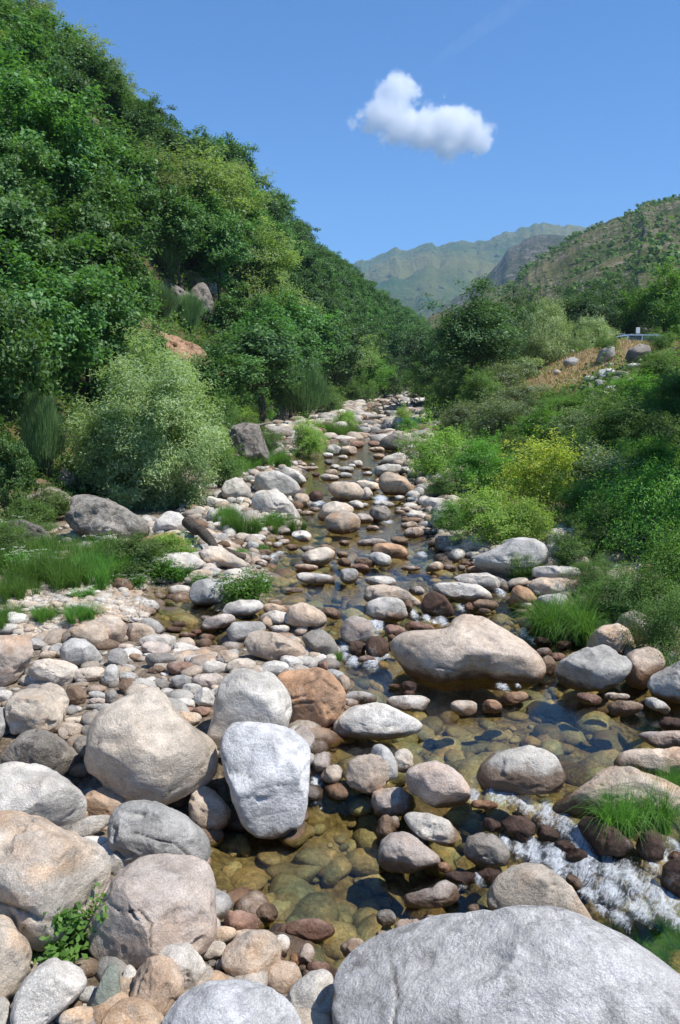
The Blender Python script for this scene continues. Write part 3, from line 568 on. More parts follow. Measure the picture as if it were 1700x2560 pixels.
('6','k',[(375,600),(390,530),(430,510),(480,530),(522,580),(530,625),(470,637),(388,622)],'dark angular wet rock behind the saddle-backed boulder',dict(k=.7,planes=7)),
('9','d',[(600,1830),(640,1770),(760,1740),(860,1760),(900,1860),(935,1990),(930,2090),(880,2145),(780,2110),(700,2010),(620,1930)],'dark grey rock face with pale fissures at the foot of the wooded slope',dict(k=.8,cat='rock',planes=8)),
('9','l',[(950,2060),(990,1980),(1060,1930),(1080,1990),(1070,2070),(990,2110),(935,2120)],'pale tilted rock slab beside the dark rock face',dict(k=.7,cat='rock')),
('9','d',[(300,640),(340,585),(400,590),(440,640),(460,760),(480,850),(400,830),(330,790),(290,720)],'grey lichen-covered crag on the slope below the pale oak',dict(dist=-1,k=.8,cat='rock',planes=8)),
('9','l',[(250,470),(260,430),(340,440),(440,490),(475,520),(450,590),(380,560),(290,520)],'grey overhanging rock ledge near the roots of the pale oak',dict(dist=-1,k=.7,cat='rock',planes=8)),
('9','d',[(60,560),(120,540),(200,590),(290,640),(300,720),(200,740),(100,680)],'brown weathered rock below the tallest broom bush',dict(dist=-1,k=.6,cat='rock',planes=7)),
('9','c',[(370,920),(430,890),(520,930),(600,1000),(580,1070),(450,1040),(380,1010)],'bare pinkish earth-coloured rock face among the slope shrubs',dict(dist=-1,k=.4,cat='rock',stain=1.2,planes=8)),
('9','o',[(-20,1010),(60,975),(160,1010),(300,1110),(420,1230),(490,1300),(460,1370),(370,1310),(260,1240),(120,1130)],'long tilted slab with orange and white patches above the grey willow',dict(dist=-1,k=.4,cat='rock',planes=6,thick=.5)),
('0','l',[(530,70),(560,0),(600,-30),(660,0),(720,60),(750,110),(700,140),(600,150)],'lichen-topped rock in shade behind the flat pale ledge',dict(k=.7,cat='rock')),
('8','g',[(1103,435),(1115,395),(1165,366),(1200,375),(1205,430),(1170,465),(1110,468)],'grey boulder on top of the dry grass knoll',dict(k=.75)),
('8','d',[(1262,445),(1280,385),(1340,353),(1400,370),(1408,420),(1370,470),(1290,475)],'dark shaded boulder on the terrace in front of the parked van',dict(k=.8)),
('8','g',[(910,470),(930,440),(970,430),(1000,445),(990,480),(940,492)],'pale rock poking out of the dry grass on the knoll',dict(k=.6)),
]
# ---- smaller stones: "zoom colour cx cy w h rotation"
SMALL = """
1 t 485 205 200 150 10|1 w 440 388 150 75 5|1 w 545 475 150 90 0|1 c 1005 808 165 75 -5|1 w 985 880 120 82 -8|1 w 1290 862 95 110 10|1 o 1356 928 50 72 10|1 p 1412 905 75 105 20|1 r 1470 958 115 52 5|1 t 1310 1010 165 160 10
1 c 370 1195 180 100 5|1 r 1110 750 190 92 8|1 w 960 1010 135 70 3|1 c 560 950 110 65 0|1 w 600 1020 70 140 -5|1 g 410 1085 90 80 0|1 t 920 880 70 50 0|1 g 975 938 40 35 0|1 w 1020 945 60 50 0|1 c 1100 1020 60 40 0|1 b 1230 705 110 80 0|1 b 350 1140 60 50 0|1 w 900 860 35 28 0|1 c 400 1145 40 30 0|1 w 1415 990 50 40 0|1 g 1395 960 40 30 0
3 w 325 275 100 72 8|3 c 412 342 160 72 -5|3 g 515 345 70 100 -3|3 t 645 150 130 95 0|3 g 705 120 115 58 25|3 w 690 22 95 50 15|3 w 730 195 175 78 3|3 p 722 225 155 68 0|3 w 865 230 140 60 15|3 w 825 243 85 42 0|3 g 545 265 108 82 20|3 g 590 315 72 36 8
3 d 740 278 145 72 0|3 b 725 320 75 40 0|3 r 835 314 130 62 0|3 p 940 272 85 48 0|3 t 1050 262 98 62 5|3 w 985 312 142 58 0|3 c 1115 302 145 70 -5|3 w 1265 314 140 62 0|3 w 1345 288 115 66 15|3 p 960 370 150 70 0|3 g 838 376 98 62 5|3 d 740 390 85 52 0
3 g 590 355 82 52 0|3 b 600 395 110 72 5|3 g 670 397 145 64 10|3 w 770 425 62 42 0|3 w 882 415 95 60 15|3 w 835 450 120 46 0|3 w 850 475 100 46 0|3 w 945 450 118 82 40|3 b 345 440 100 92 10|3 g 450 437 80 36 5|3 d 515 445 62 62 0|3 p 450 465 72 32 0|3 g 440 490 92 26 0
3 w 350 502 72 30 5|3 w 400 547 52 26 0|3 c 345 557 92 38 5|3 t 330 605 118 78 -5|3 d 400 605 62 62 0|3 d 388 670 92 92 0|3 c 865 545 122 62 10|3 g -5 570 62 160 5|3 p 1390 650 120 140 30|3 t 305 250 90 36 0|3 w 180 205 85 50 15|3 t 225 252 80 40 0|3 t 390 285 45 50 0|3 w 20 440 70 60 0
3 p 1480 745 118 84 -15|3 c 1530 800 105 84 10|3 b 1550 878 115 74 0|3 r 930 512 90 45 0|3 r 865 507 60 30 0|3 w 1270 82 150 66 5|3 w 1290 135 100 42 0|3 c 1230 105 55 60 20|3 c 1268 45 112 54 10|3 b 1530 60 100 50 8|3 b 825 112 65 30 0|3 b 805 133 82 26 3|3 r 865 162 76 26 5
3 b 955 175 76 40 0|3 r 905 145 52 24 0|3 t 1455 268 82 52 0|3 g 1435 290 66 32 0|3 r 1500 305 52 42 0|3 g 1545 355 105 70 15|3 w 80 90 100 68 20|3 g 950 85 50 28 0|3 w 795 180 45 30 0|3 g 1105 160 60 36 0|3 b 620 265 60 40 0|3 p 580 215 70 32 0|3 w 680 255 40 24 0
4 p 78 138 162 128 3|4 w 215 40 190 110 0|4 t 895 107 152 74 -5|4 b 960 302 78 88 10|4 p 940 240 77 38 0|4 r 1005 262 72 38 8|4 g 1520 257 68 48 10|4 w 1515 287 26 34 0|4 g 95 452 148 64 5|4 p 42 478 92 50 10|4 t 15 385 62 84 0|4 r 320 430 62 22 0|4 w 30 500 60 30 5
4 g 200 745 118 165 -18|4 c 292 740 98 98 0|4 c 570 495 125 72 0|4 c 1278 445 112 38 5|4 b 1310 497 172 66 0|4 k 1530 572 115 62 5|4 k 80 225 82 78 0|4 k 172 220 112 112 0|4 r 125 275 82 38 8|4 b 250 398 52 28 0|4 k 318 402 76 60 0|4 r 365 127 142 52 5|4 r 252 140 96 54 5
4 r 1150 455 110 52 5|4 o 800 450 120 60 -8|4 o 700 490 90 60 0|4 b 240 170 40 36 0|4 k 930 190 90 40 0|4 r 1030 205 70 38 0|4 k 1420 480 60 40 0
2 b 215 312 118 92 8|2 p 247 290 64 60 0|2 o 480 495 72 46 10|2 k 560 545 150 62 0|2 g 788 716 96 60 12|2 t 315 782 165 84 -5|2 p 425 740 76 48 0|2 b 640 702 118 68 8|2 k 830 340 92 62 0|2 k 1090 440 92 62 0|2 o 665 205 122 42 5|2 t 60 870 120 90 0|2 t 190 820 80 60 0|2 g 210 725 95 70 0|2 k 690 530 130 60 5
2 k 960 340 110 60 30|2 k 1040 400 90 60 25|2 b 1080 560 80 50 30|2 r 1545 445 60 50 0|2 k 700 300 90 60 20
5 w 825 508 102 50 -3|5 b 560 485 108 64 8|5 w 95 490 72 30 3|5 t 100 520 92 42 0|5 g 985 425 60 42 0|5 t 930 435 120 46 -5|5 p 890 462 76 40 0|5 w 985 345 82 26 0|5 b 150 15 150 50 5
5 w 1452 452 184 50 2|5 p 1355 508 76 24 0|5 t 1412 402 112 34 0|5 c 1465 352 172 84 -12|5 w 1395 258 102 50 8|5 b 1500 322 92 50 0|5 w 1222 362 58 30 0|5 p 1422 320 62 36 5|5 p 1375 208 92 36 0|5 w 1180 270 82 52 0|5 g 1000 265 52 36 0|5 w 1115 267 72 30 0|5 w 1030 297 92 36 5|5 d 1140 350 45 48 0|5 w 1085 435 110 50 0
5 w 990 162 92 62 5|5 w 1180 182 115 42 5|5 w 1012 107 84 52 15|5 b 1220 335 62 34 0|5 c 1290 270 42 26 0|5 g 1280 300 50 30 0|5 p 1300 235 92 38 0|5 w 1210 230 45 34 0|5 g 1150 230 46 28 0|5 c 1120 300 44 26 0|5 g 1165 305 62 44 5|5 b 1350 310 60 30 0|5 c 1240 298 36 24 0|5 c 1310 285 56 28 0
7 w 1225 738 62 58 0|7 w 1310 802 135 72 5|7 d 1005 857 120 82 -5|7 k 648 762 86 68 0|7 t 570 787 102 76 20|7 c 722 658 104 42 -2|7 c 612 606 112 24 0|7 k 650 642 46 30 0|7 t 735 630 72 36 0|7 g 810 645 82 36 0|7 w 755 600 62 30 0|7 w 715 533 62 32 0
7 w 750 505 96 62 0|7 t 835 507 92 54 0|7 w 885 580 52 46 0|7 w 850 595 52 26 0|7 g 820 612 92 34 0|7 t 925 425 64 38 5|7 t 975 432 82 32 0|7 g 922 393 78 38 0|7 g 985 395 62 44 10|7 d 940 358 112 44 5|7 c 778 390 92 34 5|7 t 1040 377 62 46 0|7 r 975 470 72 38 0|7 r 880 472 82 42 5
7 k 1175 380 84 38 0|7 w 935 312 92 36 8|7 w 1020 318 82 28 0|7 c 1035 335 72 26 0|7 g 865 332 92 48 15|7 w 1125 235 64 34 12|7 o 1180 208 72 34 0|7 c 1248 188 62 56 0|7 w 1230 225 104 28 0|7 w 1042 270 44 34 0|7 w 1092 262 54 34 0|7 k 1214 345 42 30 0|7 t 990 347 52 28 0|7 k 880 792 62 24 0
7 g 910 815 64 36 0|7 r 780 780 100 34 0|7 b 545 820 70 52 15|7 g 180 790 72 44 0|7 t 262 795 42 52 0|7 w 85 800 120 60 20|7 c 190 830 80 40 5|7 w 505 780 30 40 0|7 p 600 858 86 28 0|7 p 640 835 62 26 0|7 w 1120 772 62 32 0|7 t 1165 762 42 30 0|7 g 1200 780 92 32 0|7 c 935 750 60 80 10
7 t 1010 835 50 30 0|7 w 530 580 40 26 0|7 c 580 588 40 28 0|7 g 625 588 40 20 0|7 w 1280 660 50 40 0|7 g 1340 655 60 38 0|7 t 1000 680 50 36 0|7 w 940 636 60 24 0|7 t 1000 540 72 32 0|7 b 930 608 62 22 0|7 t 990 500 90 30 0|7 w 800 545 60 26 0|7 d 720 572 44 34 0
6 t 1030 345 120 84 0|6 t 1096 380 102 78 0|6 c 970 377 114 44 3|6 w 990 427 224 68 2|6 c 968 490 206 84 2|6 g 985 555 142 62 0|6 w 857 578 62 32 0|6 b 670 575 122 56 8|6 r 594 585 42 42 0|6 o 630 412 98 40 -5|6 c 440 400 76 46 -5|6 p 505 403 68 26 0|6 p 330 408 102 26 0
6 p 560 405 42 28 0|6 b 275 280 88 42 12|6 p 150 288 140 36 -3|6 w 185 365 122 60 15|6 r 92 403 102 32 0|6 b 115 380 92 42 12|6 g 40 441 92 68 0|6 w 190 468 150 56 0|6 p 355 510 74 42 8|6 g 258 552 54 24 0|6 b 310 582 54 56 0|6 p 342 243 96 52 0|6 t 320 210 82 36 0
6 b 325 187 86 32 0|6 d 185 157 108 66 8|6 w 480 172 130 112 0|6 w 350 165 88 48 8|6 t 410 182 54 44 0|6 g 475 242 62 38 0|6 p 150 222 72 26 0|6 c 400 246 38 16 0|6 p 110 177 92 46 8|6 d 490 295 132 72 0|6 b 20 290 54 28 0|6 b 10 345 54 36 10|6 b 20 380 66 40 5
6 r 580 385 60 20 0|6 b 536 345 40 24 0|6 b 515 362 36 20 0|6 d 560 335 42 26 0|6 w 966 343 20 28 0|6 g 1265 620 90 58 -10|6 d 1390 540 130 150 5|6 d 1300 575 100 70 -20|6 w 460 525 56 34 20|6 p 668 603 62 26 0|6 p 840 606 62 24 0|6 w 75 115 80 40 10|6 w 200 112 110 30 5
8 w 1155 526 100 62 0|8 g 1068 560 82 54 5|8 g 1115 585 72 54 0|8 w 1190 610 82 46 0|8 w 1140 640 78 42 0|8 g 1180 478 62 28 5|8 w 1310 478 84 28 0|8 d 1240 527 72 44 -8|8 w 950 398 62 24 0|8 g 1270 572 80 36 -30|8 w 878 515 40 28 0|8 g 730 620 50 60 -20|8 d 1050 600 60 44 0|8 d 1210 560 60 40 0
"""
def build_stones():
    for i, (z, col, P, lab, kw) in enumerate(BIG):
        add_stone('rock' if kw.get('cat') == 'rock' else 'boulder', zpx(z, P), col, label=lab, seed=100 + i, **kw)
    i = 0
    for tok in SMALL.replace('\n', '|').split('|'):
        tok = tok.split()
        if len(tok) != 7: continue
        z, col = tok[:2]; cx, cy, w_, h_, rot = map(float, tok[2:]); rs = np.random.RandomState(900 + i); i += 1
        a = np.linspace(0, 2*PI, 16, endpoint=False); e = rs.uniform(0.8, 1.0)
        rad = 1 + 0.06*rs.randn() * np.cos(2*a + rs.rand()*6) + 0.05*np.cos(3*a + rs.rand()*6)
        x = w_/2*np.sign(np.cos(a))*abs(np.cos(a))**e*rad; y = h_/2*np.sign(np.sin(a))*abs(np.sin(a))**e*rad
        y = np.where(y > 0, y*1.12, y)
        r_ = math.radians(rot); P = np.stack([cx + x*math.cos(r_) - y*math.sin(r_), cy + x*math.sin(r_) + y*math.cos(r_)], 1)
        P = zpx(z, P); big = (P.max(0) - P.min(0)).max() > 110
        add_stone('boulder' if big else 'river_stone', P, col, k=0.72, seed=5000 + i, planes=rs.randint(4, 10), rough=rs.uniform(0.9, 1.6))
    # ---- uncountable cobbles and bed stones as one object
    rs = np.random.RandomState(4)
    base = [stone_shape(np.random.RandomState(50 + j), 2, 1.3, 7) for j in range(10)]
    cols = np.array([TINT[c] for c in 'wwwwcccgggttpdb']); 
    Vs, Fs, T, A, S = [], [], [], [], []; off = 0
    def place(X, Y, R, dz, sink, base=base):
        nonlocal off
        n = len(X); Z = terr(X, Y); sd = sdist(X, Y)
        for j in range(10):
            m = np.where(np.arange(n) % 10 == j)[0]
            if not len(m): continue
            V, F = base[j]; k = len(m); an = rs.rand(k)*2*PI; ca, sa = np.cos(an), np.sin(an)
            sx = R[m]*rs.uniform(0.9, 1.5, k); sy = R[m]*rs.uniform(0.7, 1.1, k); sz = R[m]*rs.uniform(0.45, 0.8, k)
            x = V[None, :, 0]*sx[:, None]; y = V[None, :, 1]*sy[:, None]; z = V[None, :, 2]*sz[:, None]
            tl = rs.uniform(-0.3, 0.3, k)[:, None]; z = z + x*tl
            xx = x*ca[:, None] - y*sa[:, None] + X[m][:, None]; yy = x*sa[:, None] + y*ca[:, None] + Y[m][:, None]
            zz = z + (Z[m] + sz*sink)[:, None]
            W = np.stack([xx, yy, zz], 2).reshape(-1, 3); Vs.append(W)
            Fs.append((F[None] + (off + np.arange(k)*len(V))[:, None, None]).reshape(-1, 3)); off += k*len(V)
            c = cols[rs.randint(0, len(cols), k)]*rs.uniform(0.75, 1.1, (k, 1))
            T.append(np.repeat(c, len(V), 0)); ab = np.where(np.repeat(sd[m], len(V)) > -0.3, W[:, 2] - wl(W[:, 0], W[:, 1]), 1.0); A.append(ab); S.append(np.repeat(rs.uniform(0, 1, k), len(V)))
    G = np.array([hit_water(*p) for p in [(20,1560),(30,1500),(90,1470),(200,1455),(300,1450),(350,1490),(380,1530),(370,1570),(280,1580),(180,1620),(60,1640)]])
    def ingrav(X, Y):
        B = np.roll(G, -1, 0); c = ((G[:, 1] > Y[:, None]) != (B[:, 1] > Y[:, None])) & (X[:, None] < (B-G)[:, 0]*(Y[:, None]-G[:, 1])/((B-G)[:, 1]+1e-9) + G[:, 0]); return c.sum(1) % 2 == 1
    def chan(n, y0, y1, rmin, rmax, pad, insideonly=False, pw=2.2):
        Y = y0*(y1/y0)**rs.rand(n); lo = np.interp(Y, LY, LX) - 0.2; hi = np.interp(Y, RY, RX) + 0.6
        X = lo + (hi - lo)*rs.rand(n); sd = sdist(X, Y); keep = (sd > -pad)
        if insideonly: keep &= sd > 0.05
        u = rs.rand(n); R = rmin + (rmax - rmin)*u**pw
        keep &= ~ingrav(X, Y); X, Y, R = X[keep], Y[keep], R[keep]
        return X, Y, R
    X, Y, R = chan(5600, 3.4, 15, 0.025, 0.15, 9); k = sdist(X, Y); k = (k < 0.08) | (rs.rand(len(X)) < 0.3); X, Y, R = X[k], Y[k], R[k]; place(X, Y, R, 0, 0.35)
    X, Y, R = chan(5200, 3.4, 14, 0.04, 0.20, 0, True, 1.9); place(X, Y, R, 0, 0.15)       # bed of the pools
    X, Y, R = chan(4600, 12, 40, 0.05, 0.20, 2.6); k = sdist(X, Y); k = (k < 0.10) | (rs.rand(len(X)) < 0.07); place(X[k], Y[k], R[k], 0, 0.3)
    X, Y, R = chan(1500, 9.4, 30, 0.04, 0.11, 0, True); place(X, Y, R, 0, -0.3)
    X, Y, R = chan(2600, 36, 120, 0.15, 0.55, 3.0, pw=2.6); k = (sdist(X, Y) < 0.3) | (rs.rand(len(X)) < 0.4); place(X[k], Y[k], R[k], 0, 0.4)
    me = npmesh('river_cobbles', np.concatenate(Vs), np.concatenate(Fs), [M_STONE], {'tint': np.concatenate(T), 'above': np.concatenate(A), 'stain': np.concatenate(S)})
    tag(link('river_cobbles', me), 'loose cobbles and pebbles covering the stream bed between the boulders', 'cobbles', kind='stuff')
    # ---- pale gravel bar
    Vs, Fs, T, A, S = [], [], [], [], []; off = 0
    lo, hi = G.min(0), G.max(0); X = rs.uniform(lo[0], hi[0], 30000); Y = rs.uniform(lo[1], hi[1], 30000)
    B = np.roll(G, -1, 0); c = ((G[:, 1] > Y[:, None]) != (B[:, 1] > Y[:, None])) & (X[:, None] < (B-G)[:, 0]*(Y[:, None]-G[:, 1])/((B-G)[:, 1]+1e-9) + G[:, 0])
    k = c.sum(1) % 2 == 1; X, Y = X[k], Y[k]
    cols = np.array([TINT[c] for c in 'wwccct'])*1.08
    small = [stone_shape(np.random.RandomState(70 + j), 1, 1.2, 3) for j in range(10)]
    big = rs.rand(len(X)) < 0.05
    place(X[~big], Y[~big], 0.016 + 0.022*rs.rand((~big).sum())**2, 0, 0.9, small); place(X[big], Y[big], 0.03 + 0.05*rs.rand(big.sum())**2, 0, 0.6)
    me = npmesh('gravel_bar', np.concatenate(Vs), np.concatenate(Fs), [M_STONE], {'tint': np.concatenate(T), 'above': np.concatenate(A), 'stain': np.concatenate(S)})
    tag(link('gravel_bar', me), 'bank of small white gravel beside the side pool', 'gravel', kind='stuff')
build_stones()

# ================================================================ VEGETATION
def mat_leaf(name, dark, light, var=0.5, trans=0.5, rough=0.5, third=None):
    m = NT(name); g = m.n('NewGeometry'); rnd = g.outputs['Random Per Island']; oi = m.n('ObjectInfo')
    p = m.obj()
    f = m.mr(m.math('ADD', m.math('MULTIPLY', rnd, 0.55), m.math('MULTIPLY', m.noise(p, 1.3, 3, 0.6), 1.2)), 0.45, 1.2)
    col = m.mix(f, dark, light)
    if third: col = m.mix(m.mr(rnd, 0.86, 0.90), col, third)
    col = m.scale(col, m.mr(oi.outputs['Random'], 0, 1, 1 - var*0.55, 1 + var*0.35))
    hs = m.n('HueSaturation'); m.set(hs, 'Hue', m.mr(oi.outputs['Random'], 0, 1, 0.495, 0.518)); m.set(hs, 'Color', col); m.set(hs, 'Saturation', 0.92); m.set(hs, 'Value', 1.22)
    col = hs.outputs[0]
    a = m.princ(col, rough, None, 0.35)
    t = m.n('BsdfTranslucent'); m.set(t, 'Color', m.mix(1.0, col, (1.15, 1.25, 0.5), 'MULTIPLY'))
    x = m.n('MixShader'); m.set(x, 0, trans); m.t.links.new(a, x.inputs[1]); m.t.links.new(t.outputs[0], x.inputs[2])
    return m.done(x.outputs[0])
def mat_bark(name='tree_bark', a=(0.045, 0.036, 0.028), b=(0.13, 0.11, 0.09)):
    m = NT(name); p = m.vscale(m.pos(), (1, 1, 0.35)); n = m.noise(p, 18, 7, 0.7)
    return m.done(m.princ(m.mix(m.mr(n, 0.35, 0.65), a, b), 0.9, m.bump(n, 0.8, 0.03), 0.1))
M_BARK = mat_bark()
ML = {
 'oak': mat_leaf('oak_leaves', (0.028, 0.082, 0.022), (0.155, 0.310, 0.075), trans=0.38),
 'oakdark': mat_leaf('dark_oak_leaves', (0.022, 0.058, 0.020), (0.115, 0.215, 0.062), trans=0.35),
 'oakpale': mat_leaf('pale_oak_leaves', (0.101,0.163,0.046), (0.287,0.364,0.116)),
 'willow': mat_leaf('grey_willow_leaves', (0.17, 0.27, 0.11), (0.38, 0.50, 0.25), var=0.0, trans=0.45),
 'bright': mat_leaf('bright_green_leaves', (0.056,0.160,0.022), (0.192,0.376,0.048)),
 'olive': mat_leaf('olive_bush_leaves', (0.10, 0.20, 0.022), (0.36, 0.52, 0.09), var=0.15),
 'yellow': mat_leaf('yellow_bush_leaves', (0.16, 0.25, 0.020), (0.52, 0.62, 0.09), var=0.0, third=(0.60, 0.56, 0.10)),
 'bush': mat_leaf('thicket_leaves', (0.048,0.105,0.024), (0.178,0.281,0.068)),
 'greybush': mat_leaf('grey_green_leaves', (0.065, 0.115, 0.045), (0.25, 0.33, 0.17), third=(0.5, 0.48, 0.40)),
 'white': mat_leaf('white_flowered_leaves', (0.056,0.104,0.035), (0.192,0.264,0.112), third=(0.62, 0.60, 0.50)),
 'broom': mat_leaf('broom_twigs', (0.07, 0.135, 0.045), (0.20, 0.31, 0.11), trans=0.3),
 'broompale': mat_leaf('pale_broom_twigs', (0.16,0.22,0.07), (0.40,0.48,0.20), trans=0.3),
 'grass': mat_leaf('grass_blades', (0.057,0.149,0.018), (0.172,0.333,0.046)),
 'grassdry': mat_leaf('dry_grass', (0.26, 0.18, 0.09), (0.46, 0.34, 0.19), trans=0.3),
 'flower': mat_leaf('white_flowers', (0.5, 0.52, 0.40), (0.75, 0.75, 0.65), trans=0.2),
 'yflower': mat_leaf('yellow_flowers', (0.65, 0.42, 0.02), (0.80, 0.60, 0.06), trans=0.2),
 'litter': mat_leaf('fallen_leaves', (0.22, 0.12, 0.06), (0.52, 0.36, 0.24), trans=0.1),
 'twig': mat_leaf('dead_twigs', (0.10, 0.08, 0.06), (0.30, 0.26, 0.21), trans=0.0),
}
def unit(v): return v/np.maximum(np.linalg.norm(v, axis=-1, keepdims=True), 1e-9)
def leaf_quads(rs, C, N, L, Wd, fold=0.18):
    n = len(C); N = unit(N); r = rs.randn(n, 3); a = unit(np.cross(N, r)); b = np.cross(N, a)
    L = np.broadcast_to(L, (n,))[:, None]*rs.uniform(0.7, 1.3, (n, 1)); Wd = np.broadcast_to(Wd, (n,))[:, None]*rs.uniform(0.75, 1.25, (n, 1))
    P = np.stack([C - a*L/2, C + b*Wd/2 + N*Wd*fold + a*L*0.08, C + a*L/2 - N*L*0.1, C - b*Wd/2 + N*Wd*fold + a*L*0.08], 1)
    return P.reshape(-1, 3), np.arange(n*4).reshape(-1, 4)
def tubes(paths, sides=6):
    Vs, Fs, off = [], [], 0
    an = np.arange(sides)*2*PI/sides; ca, sa = np.cos(an), np.sin(an)
    for P, R in paths:
        P = np.asarray(P, float); R = np.asarray(R, float); T = unit(np.gradient(P, axis=0)); ref = np.array([0.3, 0.2, 1.0]) if abs(T[0, 2]) < 0.8 else np.array([1.0, 0.1, 0])
        U = unit(np.cross(T, ref)); W = np.cross(T, U)
        V = P[:, None] + (U[:, None]*ca[None, :, None] + W[:, None]*sa[None, :, None])*R[:, None, None]
        n = len(P); Vs.append(V.reshape(-1, 3))
        i = np.arange(n-1)[:, None]*sides; j = np.arange(sides)[None]; jn = (j+1) % sides
        Fs.append(np.stack([i+j, i+jn, i+sides+jn, i+sides+j], 2).reshape(-1, 4) + off); off += n*sides
    return np.concatenate(Vs), np.concatenate(Fs)
def make_tree(seed, H=8, rx=2.8, rz=2.8, zc=5.2, nclump=75, cr=0.62, ntwig=9, nleaf=20, L=0.11, Wd=0.06, stems=1, leafmat='oak', flat=0.75, shell=0.5, up=0.55, tw=0.16, trunk_r=0.13, spread=0.15, zmin=None):
    rs = np.random.RandomState(seed)
    d = unit(rs.randn(nclump*3, 3)); q = fbm(d*1.8 + seed*3.1, 3, seed)
    rad = rs.rand(len(d))**shell*(0.88 + 0.75*q)
    C = d*rad[:, None]*np.array([rx, rx, rz]) + np.array([0, 0, zc])
    C = C[C[:, 2] > (zc - rz*0.85 if zmin is None else zmin)][:nclump]
    # skeleton
    nodes = []; paths = []
    for s in range(stems):
        a = rs.rand()*6.28; top = np.array([math.cos(a)*rx*spread*stems*0.8, math.sin(a)*rx*spread*stems*0.8, zc + rz*0.35])
        t = np.linspace(0, 1, 9); P = np.outer(t, top) ; P[:, :2] *= (t**0.8)[:, None]; P[1:] += rs.randn(8, 3)*np.array([0.10, 0.10, 0.04])*H/8; P[0, :2] += rs.randn(2)*0.12*(stems > 1)
        R = trunk_r*(1 - 0.8*t)*(1.25 if stems == 1 else 0.8); R[0] *= 1.3; paths.append((P, R))
        for k in range(2, 9): nodes.append((P[k], R[k]))
    order = np.argsort(np.linalg.norm((C - np.array([0, 0, zc*0.8]))*np.array([1, 1, 0.6]), axis=1))
    for k in order:
        c = C[k]; NP = np.array([n[0] for n in nodes]); dd = np.linalg.norm(NP - c, axis=1) + 0.6*np.maximum(NP[:, 2] - c[2] + 0.2, 0); j = int(dd.argmin()); p0, r0 = nodes[j]
        t = np.linspace(0, 1, 5)[:, None]; P = p0*(1 - t) + c*t; ln = np.linalg.norm(c - p0); P[1:4] += rs.randn(3, 3)*0.07*ln; P[1:4, 2] += 0.08*ln
        ra = min(r0*0.7, 0.012*H/8 + 0.022*ln); R = np.linspace(ra, 0.005*H/8, 5); paths.append((P, R))
        nodes.append((P[2], R[2])); nodes.append((P[4], max(R[4], 0.014*H/8)))
    # leaves
    n = len(C); tc = (C[:, None] + rs.randn(n, ntwig, 3)*cr*np.array([1, 1, flat])*rs.uniform(0.7, 1.2, (n, 1, 1))*0.62).reshape(-1, 3)
    own = np.repeat(C, ntwig, 0)
    for k in rs.choice(len(tc), min(len(tc), 260), False):   # twigs that show in the gaps
        paths.append((np.array([own[k], (own[k] + tc[k])/2 + rs.randn(3)*0.03, tc[k]]), np.array([0.010, 0.007, 0.003])*H/8))
    lc = np.repeat(tc, nleaf, 0) + rs.randn(len(tc)*nleaf, 3)*tw*np.array([1, 1, 0.7])
    out = unit(lc - np.array([0, 0, zc])) ; N = rs.randn(len(lc), 3)*0.45 + out*0.5 + np.array([0, 0, up + 0.15])
    V, F = leaf_quads(rs, lc, N, L, Wd)
    TV, TF = tubes(paths, 5)
    return npmesh('trunk', TV, TF, [M_BARK]), npmesh('crown', V, F, [ML[leafmat]], smooth=False), H
def make_blades(seed, n, H, R, lean=0.5, wd=0.012, mat='grass', segs=4, droop=0.5, tuft=None, dome=0.0):
    rs = np.random.RandomState(seed); a = rs.rand(n)*2*PI; r = R*np.sqrt(rs.rand(n))*0.45
    if tuft: # blades gathered into sub-tufts
        tc = rs.randn(tuft, 2)*R*0.45; k = rs.randint(0, tuft, n); bx = tc[k, 0] + rs.randn(n)*R*0.07; by = tc[k, 1] + rs.randn(n)*R*0.07
    else: bx, by = np.cos(a)*r, np.sin(a)*r
    h = H*rs.uniform(0.5, 1.0, n); az = a + rs.randn(n)*0.5; ln = lean*rs.uniform(0.2, 1.2, n)
    t = np.linspace(0, 1, segs + 1)
    hx = np.outer(ln*h, t**1.6) ; z = np.outer(h, t) - np.outer(h*droop*ln, t**3)
    x = bx[:, None] + np.cos(az)[:, None]*hx; y = by[:, None] + np.sin(az)[:, None]*hx
    w_ = wd*(1 - t*0.85)[None]*rs.uniform(0.6, 1.3, (n, 1)); sx, sy = -np.sin(az + rs.randn(n)*0.8)[:, None]*w_/2, np.cos(az + rs.randn(n)*0.8)[:, None]*w_/2
    V = np.stack([np.stack([x - sx, y - sy, z], 2), np.stack([x + sx, y + sy, z], 2)], 2).reshape(n, -1, 3)
    m = (segs + 1)*2; i = np.arange(segs)*2; f = np.stack([i, i + 1, i + 3, i + 2], 1)
    F = (f[None] + (np.arange(n)*m)[:, None, None]).reshape(-1, 4)
    return npmesh('blades', V.reshape(-1, 3), F, [ML[mat]], smooth=False)
